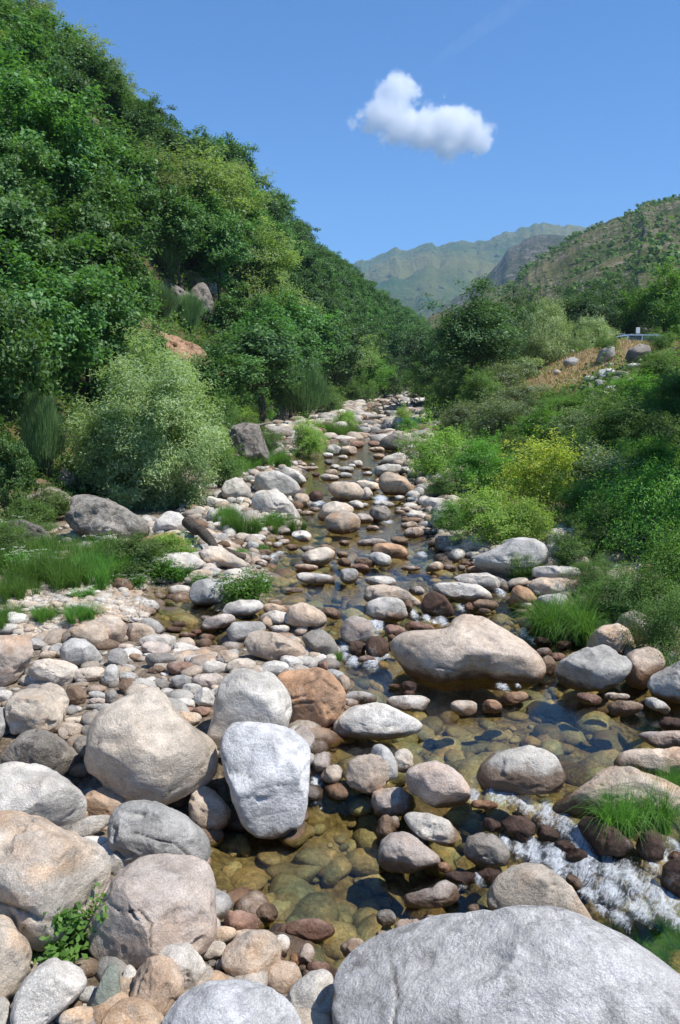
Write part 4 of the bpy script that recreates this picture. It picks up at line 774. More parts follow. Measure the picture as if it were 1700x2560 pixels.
def make_broom(seed, n=1500, H=2.0, mat='broom', fan=0.55, wd=0.02):
    """upright broom: many thin whips that fan out from low stems and branch"""
    rs = np.random.RandomState(seed); ns = 26
    sa = rs.rand(ns)*2*PI; sl = rs.uniform(0.05, fan, ns)*1.3; sh = rs.uniform(0.35, 0.6, ns)*H
    tip = np.stack([np.cos(sa)*sl*sh*1.1, np.sin(sa)*sl*sh*1.1, sh], 1)
    paths = [(np.outer(np.linspace(0, 1, 4), p) + rs.randn(4, 3)*0.02, np.linspace(0.03, 0.012, 4)) for p in tip]
    q = unit(rs.randn(n, 3)); lob = 0.72 + 0.55*fbm(q*2.2 + seed, 3, seed); B = q*(rs.rand(n, 1)**0.45)*lob[:, None]*np.array([0.48, 0.48, 0.42])*H + np.array([0, 0, 0.44*H]); B[:, 2] = np.maximum(B[:, 2], 0.03)
    d = unit(B*np.array([0.75, 0.75, 0])/H*1.6 + rs.randn(n, 3)*np.array([0.22, 0.22, 0.1]) + np.array([0, 0, 1.0]))
    ln = rs.uniform(0.08, 0.24, n)*H; t = np.linspace(0, 1, 4)
    P = B[:, None] + d[:, None]*(ln[:, None]*t)[..., None] - np.array([0, 0, 1])*(0.02*H*t**2)[None, :, None]
    s = unit(np.cross(d, rs.randn(n, 3)))*(wd*0.5); w_ = (1 - 0.8*t)[None, :, None]
    V = np.stack([P - s[:, None]*w_, P + s[:, None]*w_], 2).reshape(n, -1, 3)
    i = np.arange(3)*2; fq = np.stack([i, i+1, i+3, i+2], 1); F = (fq[None] + (np.arange(n)*8)[:, None, None]).reshape(-1, 4)
    TV, TF = tubes(paths, 4)
    return npmesh('stem', TV, TF, [M_BARK]), npmesh('foliage', V.reshape(-1, 3), F, [ML[mat]], smooth=False), H
def make_umbel(seed, n=26, H=0.7, flower='flower'):
    rs = np.random.RandomState(seed); paths = []; fc = []; lc = []
    for i in range(n):
        a = rs.rand()*6.28; l = rs.uniform(0.05, 0.45)*H; h = H*rs.uniform(0.5, 1); b = np.array([rs.randn()*0.06, rs.randn()*0.06, 0])
        tip = b + np.array([math.cos(a)*l, math.sin(a)*l, h]); P = np.array([b, (b*0.6 + tip*0.4) + rs.randn(3)*0.02, tip]); paths.append((P, np.array([0.006, 0.005, 0.003])))
        fc.append(tip + rs.randn(22, 3)*np.array([0.03, 0.03, 0.008]))
        for u in rs.uniform(0.05, 0.9, 9): lc.append(b*(1-u) + tip*u + rs.randn(14, 3)*0.055)
    fc = np.concatenate(fc); lc = np.concatenate(lc)
    FV, FF = leaf_quads(rs, fc, rs.randn(len(fc), 3)*0.3 + [0, 0, 1], 0.018, 0.016)
    LV, LF = leaf_quads(rs, lc, rs.randn(len(lc), 3) + [0, 0, 0.6], 0.05, 0.018)
    TV, TF = tubes(paths, 4)
    return npmesh('stem', TV, TF, [ML['grass']], smooth=False), npmesh('foliage', LV, LF, [ML['bright']], smooth=False), npmesh('flower_head', FV, FF, [ML[flower]], smooth=False), H

PR = {}
def proto(k):
    """prototype meshes, built when first needed"""
    if k in PR: return PR[k]
    kind, i = k
    s = 11 + i*7
    if kind == 'oak_near': r = make_tree(s, 8, 2.9, 2.9, 5.0, 80, 0.44, 8, 18, 0.19, 0.125, 2, 'oak', tw=0.18, zmin=1.4)
    elif kind == 'oak': r = make_tree(s, 8, 2.7, 2.7, 5.2, 66, 0.46, 8, 16, 0.22, 0.14, 2 + i % 2, ['oak', 'oakdark', 'oak', 'oakdark'][i % 4], tw=0.2, zmin=1.9)
    elif kind == 'oak_pale': r = make_tree(s, 8, 3.0, 2.5, 5.4, 100, 0.6, 9, 16, 0.15, 0.09, 4, 'oakpale', tw=0.18, zmin=2.6, spread=0.13)
    elif kind == 'oak_dark': r = make_tree(s, 8, 2.9, 3.6, 4.2, 125, 0.55, 9, 16, 0.17, 0.10, 2, 'oakdark', tw=0.2, zmin=0.3)
    elif kind == 'alder': r = make_tree(s, 8, 2.9, 3.7, 4.2, 120, 0.55, 9, 17, 0.16, 0.10, 2, 'bright', tw=0.2, zmin=0.1)
    elif kind == 'willow': r = make_tree(s, 3.6, 1.75, 1.9, 1.75, 190, 0.30, 16, 30, 0.085, 0.026, 4, 'willow', shell=0.30, up=0.55, tw=0.10, trunk_r=0.05, zmin=0.05)
    elif kind in ('bush', 'olive', 'yellow', 'bright', 'greybush', 'white'):
        r = make_tree(s, 2, 1.15, 1.15, 0.85, 70, 0.27, 9, 18, 0.075, 0.034, 4, kind, shell=0.38, tw=0.085, trunk_r=0.03, zmin=0.03, up=0.5)
    elif kind == 'bushnear': r = make_tree(s, 2, 1.1, 1.1, 0.9, 85, 0.26, 10, 20, 0.055, 0.024, 5, 'bright' if i % 2 else 'bush', shell=0.4, tw=0.09, trunk_r=0.025, zmin=0.03, up=0.4)
    elif kind == 'broom': r = make_broom(s, 11000, 2.0, wd=0.013)
    elif kind == 'broomround': r = make_tree(s, 2, 1.4, 1.0, 0.75, 95, 0.22, 10, 20, 0.11, 0.016, 5, 'broompale', shell=0.3, tw=0.08, trunk_r=0.03, zmin=0.03, up=0.3)
    elif kind == 'grass': r = make_blades(s, 3200, 0.75, 0.55, 0.85, 0.009, tuft=11, droop=0.8)
    elif kind == 'grassup': r = make_blades(s, 1900, 0.9, 0.9, 0.75, 0.014, tuft=16, droop=0.65)
    elif kind == 'dry': r = make_blades(s, 500, 0.6, 0.8, 0.7, 0.02, mat='grassdry', tuft=8, droop=0.6)
    elif kind == 'umbel': r = make_umbel(s)
    elif kind == 'yumbel': r = make_umbel(s, 20, 0.8, 'yflower')
    PR[k] = r; return r
VEG = []     # (object, kind, px, py_top, depth)
def put(kind, i, loc, h=None, w_=None, rz=None, label=None, sink=0.05):
    """stand one plant of KIND at loc, h metres high and w_ metres wide"""
    r = proto((kind, i)); rs = np.random.RandomState(int(abs(loc[0]*71 + loc[1]*37)*10) % 100000)
    rz = rs.rand()*6.28 if rz is None else rz
    if kind in ('grass', 'grassup', 'dry'):
        H0, W0 = {'grass': (0.6, 1.3), 'grassup': (0.8, 1.5), 'dry': (0.5, 1.3)}[kind]
        sz = h/H0; sx = (w_ or h*1.6)/W0
        nm, cat = ('grass_tuft', 'grass') ; o = link(nm, r); o.location = loc; o.rotation_euler = (0, 0, rz); o.scale = (sx, sx, sz); tops = h
    else:
        H0 = {'willow': 3.65, 'broom': 1.9, 'broomround': 1.8, 'umbel': 0.7, 'yumbel': 0.8}.get(kind, 8.0 if kind.startswith('oak') or kind == 'alder' else 2.0)
        W0 = {'willow': 3.5, 'broom': 1.9, 'broomround': 3.0, 'umbel': 0.7, 'yumbel': 0.8, 'oak_near': 6.0, 'oak': 5.8, 'oak_pale': 6.2, 'oak_dark': 5.2, 'alder': 5.4}.get(kind, 2.4)
        sz = h/H0; sx = (w_/W0) if w_ else sz
        nm = {'willow': 'willow_bush', 'broom': 'broom_bush', 'broomround': 'broom_bush', 'umbel': 'wild_plant', 'yumbel': 'flowering_plant', 'alder': 'alder_tree'}.get(kind, 'oak_tree' if kind.startswith('oak') else 'bush')
        tree = nm.endswith('tree')
        o = empty(nm, (loc[0], loc[1], loc[2] - sink*sz), rz, (sx, sx, sz))
        link('trunk' if tree else 'stem', r[0], o); link('crown' if tree else 'foliage', r[1], o)
        if kind in ('umbel', 'yumbel'): link('flower_head', r[2], o)
        cat = 'tree' if tree else ('bush' if 'bush' in nm else 'plant')
    o['category'] = cat
    if label: o['label'] = label
    pr = project((loc[0], loc[1], loc[2] + h/2)); VEG.append([o, kind, pr[0], pr[1], pr[2], label, h])
    return o
def putpx(kind, i, px, base, wpx, hpx, label=None, dist=None, **k):
    """a plant whose foot is seen at pixel (px, base)"""
    if dist is None: g, t = hit_ground(px, base)
    else:
        r = ray(px, base); t = dist; g = np.array([r[0]*t, r[1]*t, HC + r[2]*t])
        gz = terr([g[0]], [g[1]])[0]
        if g[2] > gz: hpx = hpx + min(g[2] - gz, 2.0)*FPX/t; g[2] = gz
    return put(kind, i, (g[0], g[1], g[2]), hpx*t/FPX, wpx*t/FPX if wpx else None, label=label, **k)

# ---- left: grey willow, grasses, brooms, near oaks
putpx('willow', 0, 385, 1300, 360, 440, 'large grey-green willow bush rounded like a dome beside the stream', dist=17.5)
for a in [(290,1290,200,300,18.6)]: putpx('willow', 1, a[0], a[1], a[2], a[3], 'smaller grey-green willow behind the dome-shaped one, nearer the ivy', dist=a[4])
NEAR = [ # px, base, wpx, hpx, dist, variant
 (95,1180,420,560,19,0),(-60,1240,430,640,16,1),(235,1110,380,480,23,2),(20,930,420,520,24,1),(290,940,260,330,30,0),(190,800,330,430,31,2),(70,660,380,430,33,0),(-40,420,360,420,36,1),
 (560,1075,240,215,33,2),(350,1130,230,260,27,1),(20,1290,170,230,14.5,2)]
for px, b, w_, h_, d, i in NEAR: putpx('oak_near', i, px, b, w_, h_, dist=d)
putpx('oak_pale', 0, 485, 690, 330, 300, 'pale green multi-stemmed oak above the grey crag')
putpx('oak_pale', 1, 640, 815, 260, 260, 'pale green oak with forked trunk left of the dark oaks downslope')
putpx('oak', 0, 660, 960, 190, 200, dist=46); putpx('oak', 2, 590, 890, 180, 170, dist=48); putpx('oak', 1, 770, 900, 200, 240, dist=56)
for px, b, w_, h_, d, lab in [(418,695,110,150,44,'tallest pale broom bush above the brown weathered rock'),(495,712,50,60,45,'small broom bush on the ledge beside the tallest one'),(400,810,110,120,42,'brownish broom bush below the weathered rock'),
    (470,840,110,140,41,'dense broom bush above the long tilted slab'),(575,950,70,110,38,'narrow broom bush between slope shrubs'),(760,1055,150,190,42,'big dark broom bush leaning over the stream bank'),
    (110,1110,130,190,17,'dark broom bush under the near oaks'),(600,1000,60,80,40,'small broom sprig above the dark rock face'),(560,640,80,90,52,'broom bush in the trees above the ledge'),(700,880,70,100,50,'dull broom bush beside the forked pale oak')]:
    putpx('broom', len(lab) % 3, px, b, w_*0.9, h_*0.9, lab, dist=d if d < 30 else None)
for px, b, w_, h_, k, i, lab in [(770,1150,110,110,'olive',0,'light green bush at the stream edge below the big dark broom'),(680,1150,80,90,'bush',1,'low bush at the foot of the tilted rock slab'),(560,1130,120,150,'bush',0,'dark bush hugging the rock face'),
    (865,1080,70,70,'olive',1,'small olive bush on the far stone bank'),(1005,1060,55,50,'olive',2,'little olive bush beside the driftwood heap'),(520,1060,90,120,'bush',2,'dark leafy bush above the rock face'),
    (60,1330,150,110,'bush',1,'leafy bush in the corner above the left grass'),(130,1300,160,90,'bush',2,'low ivy-like bush between the two lichen rocks'),(250,1250,140,70,'bush',0,'low creeping bush over the pale ledge'),
    (340,1440,220,130,'bush',1,'feathery bush beside the white rounded boulder'),(420,1400,130,90,'olive',1,'small olive bush under the orange tan boulder'),(20,1420,110,140,'bush',2,'dark green bush at the picture edge by the grass'),
    (600,1090,100,90,'olive',2,'yellowish bush on top of the rock face'),(310,1060,150,150,'bush',0,'dark bush under the oaks behind the willow'),(480,1010,110,150,'bush',1,'dense bush under the tilted slab'),
    (520,930,110,110,'bush',2,'green bush just right of the tilted slab')]:
    putpx(k, i, px, b, w_, h_, lab)
UMB = [(60,1440,110,90),(210,1500,80,40),(330,1475,90,60),(120,1440,100,70),(270,1395,110,80),(20,1360,100,80),(500,1470,60,50),(640,1330,60,40)]
for px, b, w_, h_ in UMB: putpx('umbel', 0, px, b, w_, h_)
TUFT = [(150,1470,150,100),(230,1460,140,100),(90,1465,130,110),(300,1440,120,80),(190,1420,150,90),(120,1400,140,80),(40,1500,100,80),(15,1570,80,80),(380,1440,70,50),(430,1450,60,60),(600,1335,80,75),(560,1310,60,60),(690,1330,90,55),
        (600,1400,50,35),(650,1385,40,30),(850,1100,90,55),(820,1090,60,50),(520,1625,40,28),(835,1655,35,40),(280,1430,110,80),(350,1400,80,60),(630,1170,90,50),(690,1165,80,55),(590,1185,80,50),(20,1430,90,90),(130,1545,80,45),(215,1545,90,50),(900,1560,22,18),(1340,1490,25,30)]
for i, (px, b, w_, h_) in enumerate(TUFT): putpx('grassup', i % 3, px, b, w_, h_)
for px, b, w_, h_, lab in [(1430,1592,190,120,'arching grass tuft at the channel edge above the saddle-backed boulder'),(1590,2100,210,200,'bright arching grass tuft hanging over the dark wet boulders'),(1690,2040,130,150,'grass tuft at the picture edge behind the brightest one'),(1640,2370,150,75,'short grass tuft beside the calm water past the rapid'),(1700,2350,80,80,'short grass tuft cut by the edge beside the rapid')]:
    g, t = hit_ground(px, b); dd = {2100: 5.75, 2040: 6.2}.get(b)
    if dd:
        r = ray(px, b - 40)*dd; put('grass', len(lab) % 2, (r[0], r[1], r[2] + HC), h_*dd/FPX*0.72, w_*dd/FPX*1.05, label=lab)
    else: putpx('grass', len(lab) % 2, px, b, w_*1.4, h_, lab)
for px, b, w_, h_, k, lab in [(610,1510,150,110,'umbel','white-flowered clump standing in water beside the shaded grey boulder'),(400,1455,130,85,'umbel','white-flowered plants beside the side pool'),(450,1450,90,60,'umbel','low white-flowered plant under the white rounded boulder'),(690,1322,80,55,'umbel','feathery plant at the foot of the tent-shaped boulder'),
     (1068,2015,80,100,'umbel','thin weed with pale umbels beside the pinkish stone'),(1325,1352,80,70,'yumbel','orange-yellow flowers under the yellow-green bush'),(1370,1340,50,50,'yumbel','few yellow flowers beside the angular grey boulder'),(660,1480,60,60,'umbel','end of the white-flowered clump in the stream'),(1300,1445,90,80,'umbel','low weed in front of the angular grey boulder')]:
    putpx(k, 0, px, b, w_, h_, lab)
# ---- right bank
EXTRA = [('bush',1,1420,845,120,60),('greybush',2,1540,842,110,60),('bush',2,1250,880,110,90),('bush',0,1500,835,120,60),('bush',1,1580,838,80,55),('bright',1,1695,850,90,90),('bush',0,560,1215,130,110),('olive',1,540,1150,110,100),('bush',2,620,1130,110,110),('bush',1,80,1360,150,70),('bright',0,10,1400,130,100),('bush',0,300,1400,120,60),('olive',0,250,1350,110,70),('bush',2,430,1000,120,120),('bright',1,640,1060,100,90),('bush',1,730,1000,100,100),('bush',0,820,1040,100,80),
 ('bush',2,900,1010,80,70),('bush',1,860,1000,80,80),('bush',0,940,995,70,60),('bright',2,1060,1000,110,90),('bush',2,1130,1020,120,110),('bush',0,1200,1030,130,110),('bright',1,1020,1090,60,60),('bright',0,1260,1250,130,120),('bushnear',1,1440,1320,170,150),('bush',1,1560,1230,170,140),('bush',2,1600,1130,170,130),('bright',1,1420,1060,150,90),('greybush',2,1350,1080,150,90)]
for k, i, px, b, w_, h_ in EXTRA: putpx(k, i, px, b, w_, h_)
RB = [('yellow',0,1345,1300,235,215,'yellow-green bush glowing at the centre of the right bank thicket'),('olive',0,1210,1365,200,160,'light olive bush above the shaded grey green boulder'),('olive',1,1300,1360,170,150,'olive bush with orange-yellow flowers at its foot'),('olive',2,1085,1195,170,150,'olive willow overhanging the upstream white boulder'),
 ('bright',0,1195,1235,170,150,'bright green bush between the olive and the yellow-green bush'),('bright',1,1130,1330,110,100,'bright leafy bush above the pressed white boulder'),('bush',0,1110,1245,110,70,'low dark bush overhanging the tan flat-topped boulder'),
 ('greybush',0,1240,1110,170,120,'grey-green bush above the bright one on the bank'),('greybush',1,1170,1075,140,90,'grey-green scrub near the dark oak foot'),('bright',2,1370,1130,200,130,'bright scrub in the middle of the bank'),('bush',1,1450,1190,200,150,'dark thicket bush behind the yellow-green one'),
 ('greybush',2,1460,1120,200,120,'grey-green scrub under the terrace'),('bush',2,1560,1130,220,160,'dark scrub below the terrace boulders'),('greybush',1,1310,1030,160,90,'grey scrub under the dry grass knoll'),('bush',0,1390,1050,150,80,'dark scrub on the knoll flank'),('bright',0,1600,1040,180,110,'bright scrub below the dry grass slope'),
 ('bush',1,1690,1060,170,170,'dark bush at the picture edge under the terrace'),('greybush',0,1500,1270,220,160,'grey-green bush beside the yellow-green one'),('bushnear',0,1500,1400,190,170,'dark bush over the pale stacked boulders'),('bright',1,1620,1230,200,180,'bright leafy bush near the picture edge'),
 ('bushnear',1,1600,1400,300,300,'tall bright leafy shrub reaching toward the stream'),('bushnear',1,1700,1560,260,300,'shiny-leaved shrub cut by the picture edge'),('bushnear',0,1560,1560,200,150,'dark shaded bush behind the chipped tan boulder'),('bushnear',2,1660,1660,200,230,'dark shrub overhanging the edge boulder'),
 ('bush',2,1420,1420,120,110,'shaded bush behind the three stacked boulders'),('bushnear',0,1310,1440,110,75,'small bush in front of the angular grey boulder'),('bush',0,1290,1190,160,110,'dark scrub above the yellow-green bush'),('bright',2,1530,1330,180,150,'fresh green bush in front of the grey-green one'),
 ('bush',2,1655,872,80,48,'small shrub half hiding the parked van'),('bush',1,1650,1150,200,150,'dark scrub above the bright leafy bush'),('bushnear',2,1480,1480,130,90,'low dark bush by the arching grass tuft'),
 ('white',0,1260,985,120,80,'white-flowered shrub at the low end of the knoll'),('white',1,1310,955,120,80,'white-flowered shrub in the middle of the knoll flank'),('white',2,1365,915,110,70,'white-flowered shrub near the top of the knoll'),('white',0,1225,1010,90,60,'white-flowered shrub beside the dark oak'),
 ('bush',1,1480,1010,90,50,'low bush beside the terrace stones'),('bush',2,1520,900,60,70,'dark shrub between the two terrace boulders'),('bush',0,1650,960,130,90,'shaded bush below the dry terrace edge'),
 ('broomround',0,1365,868,170,125,'round pale broom bush on the terrace'),('broomround',1,1482,862,140,85,'smaller round pale broom bush on the terrace'),('broom',1,1420,870,60,60,'tuft of broom between the two round ones')]
for k, i, px, b, w_, h_, lab in RB:
    putpx(k, i, px, b, w_, h_, lab, dist=46 if k == 'broomround' else None)
TR = [('oak_dark',0,1405,845,115,125,84,'dark round oak between the broom bushes and the hillside'),('oak_dark',2,1510,845,120,135,80,'dark oak left of the tree beside the van'),('alder',1,1300,850,100,110,88,'green tree just beyond the larger broom bush'),('oak_dark',0,1180,1010,230,300,None,'tall dark oak at the bend of the stream'),('oak_dark',1,1250,960,200,260,None,'dark oak behind the white-flowered shrubs'),('oak_dark',2,1110,1010,150,190,None,'low dark oak hanging over the far stream bank'),('alder',0,1270,880,170,150,None,'bright green oak crown against the dark ones'),
 ('oak_dark',1,1460,850,150,150,75,'grey-green oak behind the round broom bushes'),('oak_dark',1,1560,850,150,170,78,'very dark oak between the broom and the bright tree'),('alder',1,1660,850,200,215,73,'bright green tree beside the parked van'),('alder',0,1790,900,200,300,46,'bright green tree cut by the picture edge'),
 ('oak_dark',0,1200,840,130,150,95,'oak in the row behind the tall dark one'),('oak_dark',2,1350,840,110,115,90,'dark oak behind the larger round broom'),('oak',2,1540,790,110,80,110,'small oak on the hillside foot'),('oak_dark',1,1720,810,120,140,95,'dark oak on the hillside foot by the picture edge'),
 ('oak_dark',0,1000,930,130,170,120,'dark oak closing the valley'),('oak',1,1060,940,120,150,110,'oak with an open crown closing the valley'),('oak',3,1040,880,110,120,140,'small distant oak at the valley bend'),('oak_dark',1,960,985,110,110,100,'dark oak at the far end of the stream'),('oak',0,1110,900,120,120,130,'distant oak behind the tall dark one'),
 ('alder',1,920,985,110,130,85,'bright green tree at the water end of the valley')]
for k, i, px, b, w_, h_, d, lab in TR: putpx(k, i, px, b, w_, h_, lab, dist=d)
for i, (X, Y, h, w_, lab) in enumerate([(8.9, 12.5, 7.5, 5.2, 'bright tree standing just outside the view beside the shiny-leaved shrub'), (12.2, 18.5, 8, 5.5, 'bright tree outside the view above the bright leafy bush'), (20.0, 35.5, 8.5, 5.5, 'bright tree outside the view shading the dry terrace edge')]):
    put('alder', i % 2, (X, Y, terr([X], [Y])[0]), h, w_, label=lab)
# ---- forest of the left slope: seen trees only, near ones first
SKX = [-200, 0, 60, 150, 250, 300, 430, 520, 600, 700, 760, 790, 830, 900, 1000, 1080, 1300]; SKY = [-250, -60, 0, 20, 130, 185, 300, 345, 370, 470, 560, 620, 620, 690, 750, 800, 900]
def forest():
    rs = np.random.RandomState(77); cov = np.zeros((256, 170), float)
    yy, xx = np.mgrid[0:256, 0:170]*10 + 5
    def cover(px, py, a, b, add=True):
        m = ((xx - px)/a)**2 + ((yy - py)/b)**2 < 1
        tot = m.sum();  frac = (cov[m] > 0.7).mean() if tot else 1.0
        if add: cov[m] += 0.55
        return frac, tot
    for o, kind, px, py, dep, lab, h in VEG:
        if kind.startswith('oak'): cover(px, py, h*0.33*FPX/dep, h*0.42*FPX/dep)
    cand = []
    Y = 24.0
    while Y < 330:
        st = 2.9 + Y*0.013; x0 = float(np.interp(Y, LY, LX))
        for d in np.arange(0.8, 62, st):
            X = x0 - d + rs.uniform(-.4, .4)*st; y = Y + rs.uniform(-.4, .4)*st; cand.append((X, y))
        Y += st
    P = np.array(cand); Z = terr(P[:, 0], P[:, 1]); order = np.argsort(P[:, 1]); n = 0
    hole = [(430,640,50,60),(450,740,60,80),(490,860,50,60),(600,1100,30,60)]
    for k in order:
        X, y = P[k]; h = rs.uniform(5.0, 7.6) + y*0.008; s = (rs.uniform(0.85, 1.2))
        px, py, dep = project((X, y, Z[k] + h*0.6))
        if px < -150 or px > 1250 or py < -260 or y < 24: continue
        a, b = h*0.36*s*FPX/dep, h*0.40*FPX/dep
        if y < 47 and any(((px-a_)/(c+a*0.8))**2 + ((py-b_)/(d+b*0.75))**2 < 1 for a_, b_, c, d in hole): continue
        fr, tot = cover(px, py, a, b, False)
        lim = np.interp(px + a*0.35, SKX, SKY) - rs.choice([-8, 5, 20, 45, 75])*min(1.0, 40/y); tpx, tpy, _ = project((X, y, Z[k] + h))
        if tpy < lim:
            h2 = h - (lim - tpy)*dep/FPX
            if h2 < 2.6: continue
            s *= (h/h2)**0.6; h = h2; px, py, dep = project((X, y, Z[k] + h*0.6)); a, b = h*0.36*s*FPX/dep, h*0.40*FPX/dep; fr, tot = cover(px, py, a, b, False)
        if tot == 0 or fr > 0.86: continue
        cover(px, py, a, b)
        if y < 33: put('oak_near', rs.randint(3), (X, y, Z[k]), h, h*0.75*s)
        else: put(['oak', 'oak', 'oak', 'oak', 'oak_pale'][rs.randint(5)] if y < 90 else 'oak', rs.randint(4) if y >= 90 else rs.randint(2), (X, y, Z[k]), h, h*0.75*s)
        n += 1
    print('forest trees', n)
forest()
# ---- undergrowth on the slopes: uncountable leaves
def undergrowth():
    rs = np.random.RandomState(5); n = 85000
    Y = 9*(260/9)**rs.rand(n); side = rs.rand(n) < 0.62
    dmax = 4 + Y*0.3; d = 0.15 + dmax*rs.rand(n)**1.3
    X = np.where(side, np.interp(Y, LY, LX) - d, np.interp(Y, RY, RX) + d)
    keep = n2(X, Y, 0.45, 3, 55) > -0.3; keep &= ~((~side) & (Y > 32) & (Y < 60) & (d > 2.8) & (d < 15) & (rs.rand(n) < 0.97))
    X, Y = X[keep], Y[keep]; Z = terr(X, Y); n = len(X); s = 0.05 + Y*0.0035
    k = 4; X = np.repeat(X, k) + rs.randn(n*k)*np.repeat(s, k)*1.2; Y2 = np.repeat(Y, k) + rs.randn(n*k)*np.repeat(s, k)*1.2; Z = np.repeat(Z, k) + abs(rs.randn(n*k))*np.repeat(s, k)*1.6
    V, F = leaf_quads(rs, np.stack([X, Y2, Z], 1), rs.randn(n*k, 3)*0.7 + [0, 0, 0.7], np.repeat(s*0.9, k), np.repeat(s*0.5, k))
    tag(link('undergrowth', npmesh('undergrowth', V, F, [ML['bush']], smooth=False)), 'ivy and low green undergrowth covering both banks', 'undergrowth', kind='stuff')
    # dry grass of the knoll
    n = 26000; Y = rs.uniform(32, 52, n); d = rs.uniform(2.8, 14, n); X = np.interp(Y, RY, RX) + d; k = n2(X, Y, 0.3, 3, 66) > -0.2; X, Y = X[k], Y[k]; Z = terr(X, Y); n = len(X)
    h = rs.uniform(0.06, 0.22, n); a = rs.rand(n)*6.28; lx, ly = np.cos(a)*h*0.6, np.sin(a)*h*0.6; wx, wy = -np.sin(a)*0.02, np.cos(a)*0.02
    V = np.stack([np.stack([X-wx, Y-wy, Z], 1), np.stack([X+wx, Y+wy, Z], 1), np.stack([X+lx, Y+ly, Z+h], 1)], 1).reshape(-1, 3)
    tag(link('dry_grass', npmesh('dry_grass', V, np.arange(n*3).reshape(-1, 3), [ML['grassdry']], smooth=False)), 'dry straw-coloured grass on the knoll and terrace', 'dry grass', kind='stuff')
    # scrub on the distant hillside
    dg = bpy.context.evaluated_depsgraph_get(); hs = bpy.data.objects['hillside'].data; co = np.zeros(len(hs.vertices)*3); hs.vertices.foreach_get('co', co); co = co.reshape(-1, 3)
    pr = project(co.T); k = (pr[0] > 1000) & (pr[0] < 1750) & (pr[1] < 900); co = co[k]
    c = co[rs.choice(len(co), 6500)] + rs.randn(6500, 3)*[2, 2, 0]; g = n2(c[:, 0], c[:, 1], 0.025, 4, 71) > 0.04 + 0.10*rs.randn(6500); c = c[g]
    s = rs.uniform(0.35, 0.8, len(c))*rs.choice([1, 1, 1.4, 2.0], len(c))*(1 + 1.0*(rs.rand(len(c)) < 0.06)); q = 26
    P = np.repeat(c, q, 0) + unit(rs.randn(len(c)*q, 3))*np.repeat(s, q)[:, None]*[1, 1, 0.7]*rs.uniform(0.5, 1, (len(c)*q, 1)); 
    V, F = leaf_quads(rs, P, unit(P - np.repeat(c, q, 0)) + [0, 0, 0.4], np.repeat(s*0.8, q), np.repeat(s*0.6, q))
    tag(link('hillside_scrub', npmesh('hillside_scrub', V, F, [ML['bush']], smooth=False)), 'dark scrub dotting the rocky hillside beyond the terrace', 'scrub', kind='stuff')
undergrowth()

# ================================================================ VAN, SIGN, DRIFTWOOD
def simple(name, col, rough=0.5, metal=0.0, spec=0.5, bumpy=0):
    m = NT(name); p = m.pos(); n = m.noise(p, 30, 4, 0.6)
    return m.done(m.princ(m.mix(m.mr(n, 0.3, 0.7), m_mul(col, 0.85), col), rough, m.bump(n, bumpy, 0.01) if bumpy else None, spec, metal))
M_PAINT = simple('silver_blue_paint', (0.40, 0.50, 0.66), 0.25, 0.3); M_GLASS = simple('dark_window_glass', (0.015, 0.02, 0.03), 0.06, 0, 0.8)
M_TYRE = simple('tyre_rubber', (0.02, 0.02, 0.02), 0.85); M_RIM = simple('wheel_rim', (0.45, 0.45, 0.47), 0.35, 0.8); M_WHITE = simple('white_board', (0.8, 0.8, 0.8), 0.6); M_LAMP = simple('red_lamp_glass', (0.45, 0.03, 0.02), 0.2)
M_WOOD = simple('weathered_driftwood', (0.30, 0.26, 0.21), 0.9, 0, 0.1, 0.8); M_POST = simple('post_metal', (0.3, 0.3, 0.3), 0.5, 0.7)
M_RED = simple('dry_red_leaf', (0.33, 0.05, 0.03), 0.7)
def extrude(name, prof, y0, y1, mat, parent, bev=0.03):
    bm = bmesh.new(); a = [bm.verts.new((x, y0, z)) for x, z in prof]; f = bm.faces.new(a)
    r = bmesh.ops.extrude_face_region(bm, geom=[f]); bmesh.ops.translate(bm, vec=(0, y1 - y0, 0), verts=[v for v in r['geom'] if isinstance(v, bmesh.types.BMVert)])
    if bev: bmesh.ops.bevel(bm, geom=bm.edges[:], offset=bev, segments=2, affect='EDGES')
    bmesh.ops.recalc_face_normals(bm, faces=bm.faces[:])
    me = bpy.data.meshes.new(name); bm.to_mesh(me); bm.free(); me.materials.append(mat); return link(name, me, parent)
def cyl(name, r, d, mat, parent, loc, seg=28, bev=0.02):
    bm = bmesh.new(); bmesh.ops.create_cone(bm, cap_ends=True, segments=seg, radius1=r, radius2=r, depth=d, matrix=Matrix.Rotation(PI/2, 4, 'X'))
    bmesh.ops.bevel(bm, geom=[e for e in bm.edges if len(e.link_faces) == 2 and any(len(f.verts) > 4 for f in e.link_faces)], offset=bev, segments=2, affect='EDGES')
    me = bpy.data.meshes.new(name); bm.to_mesh(me); bm.free(); me.materials.append(mat); return link(name, me, parent, loc)
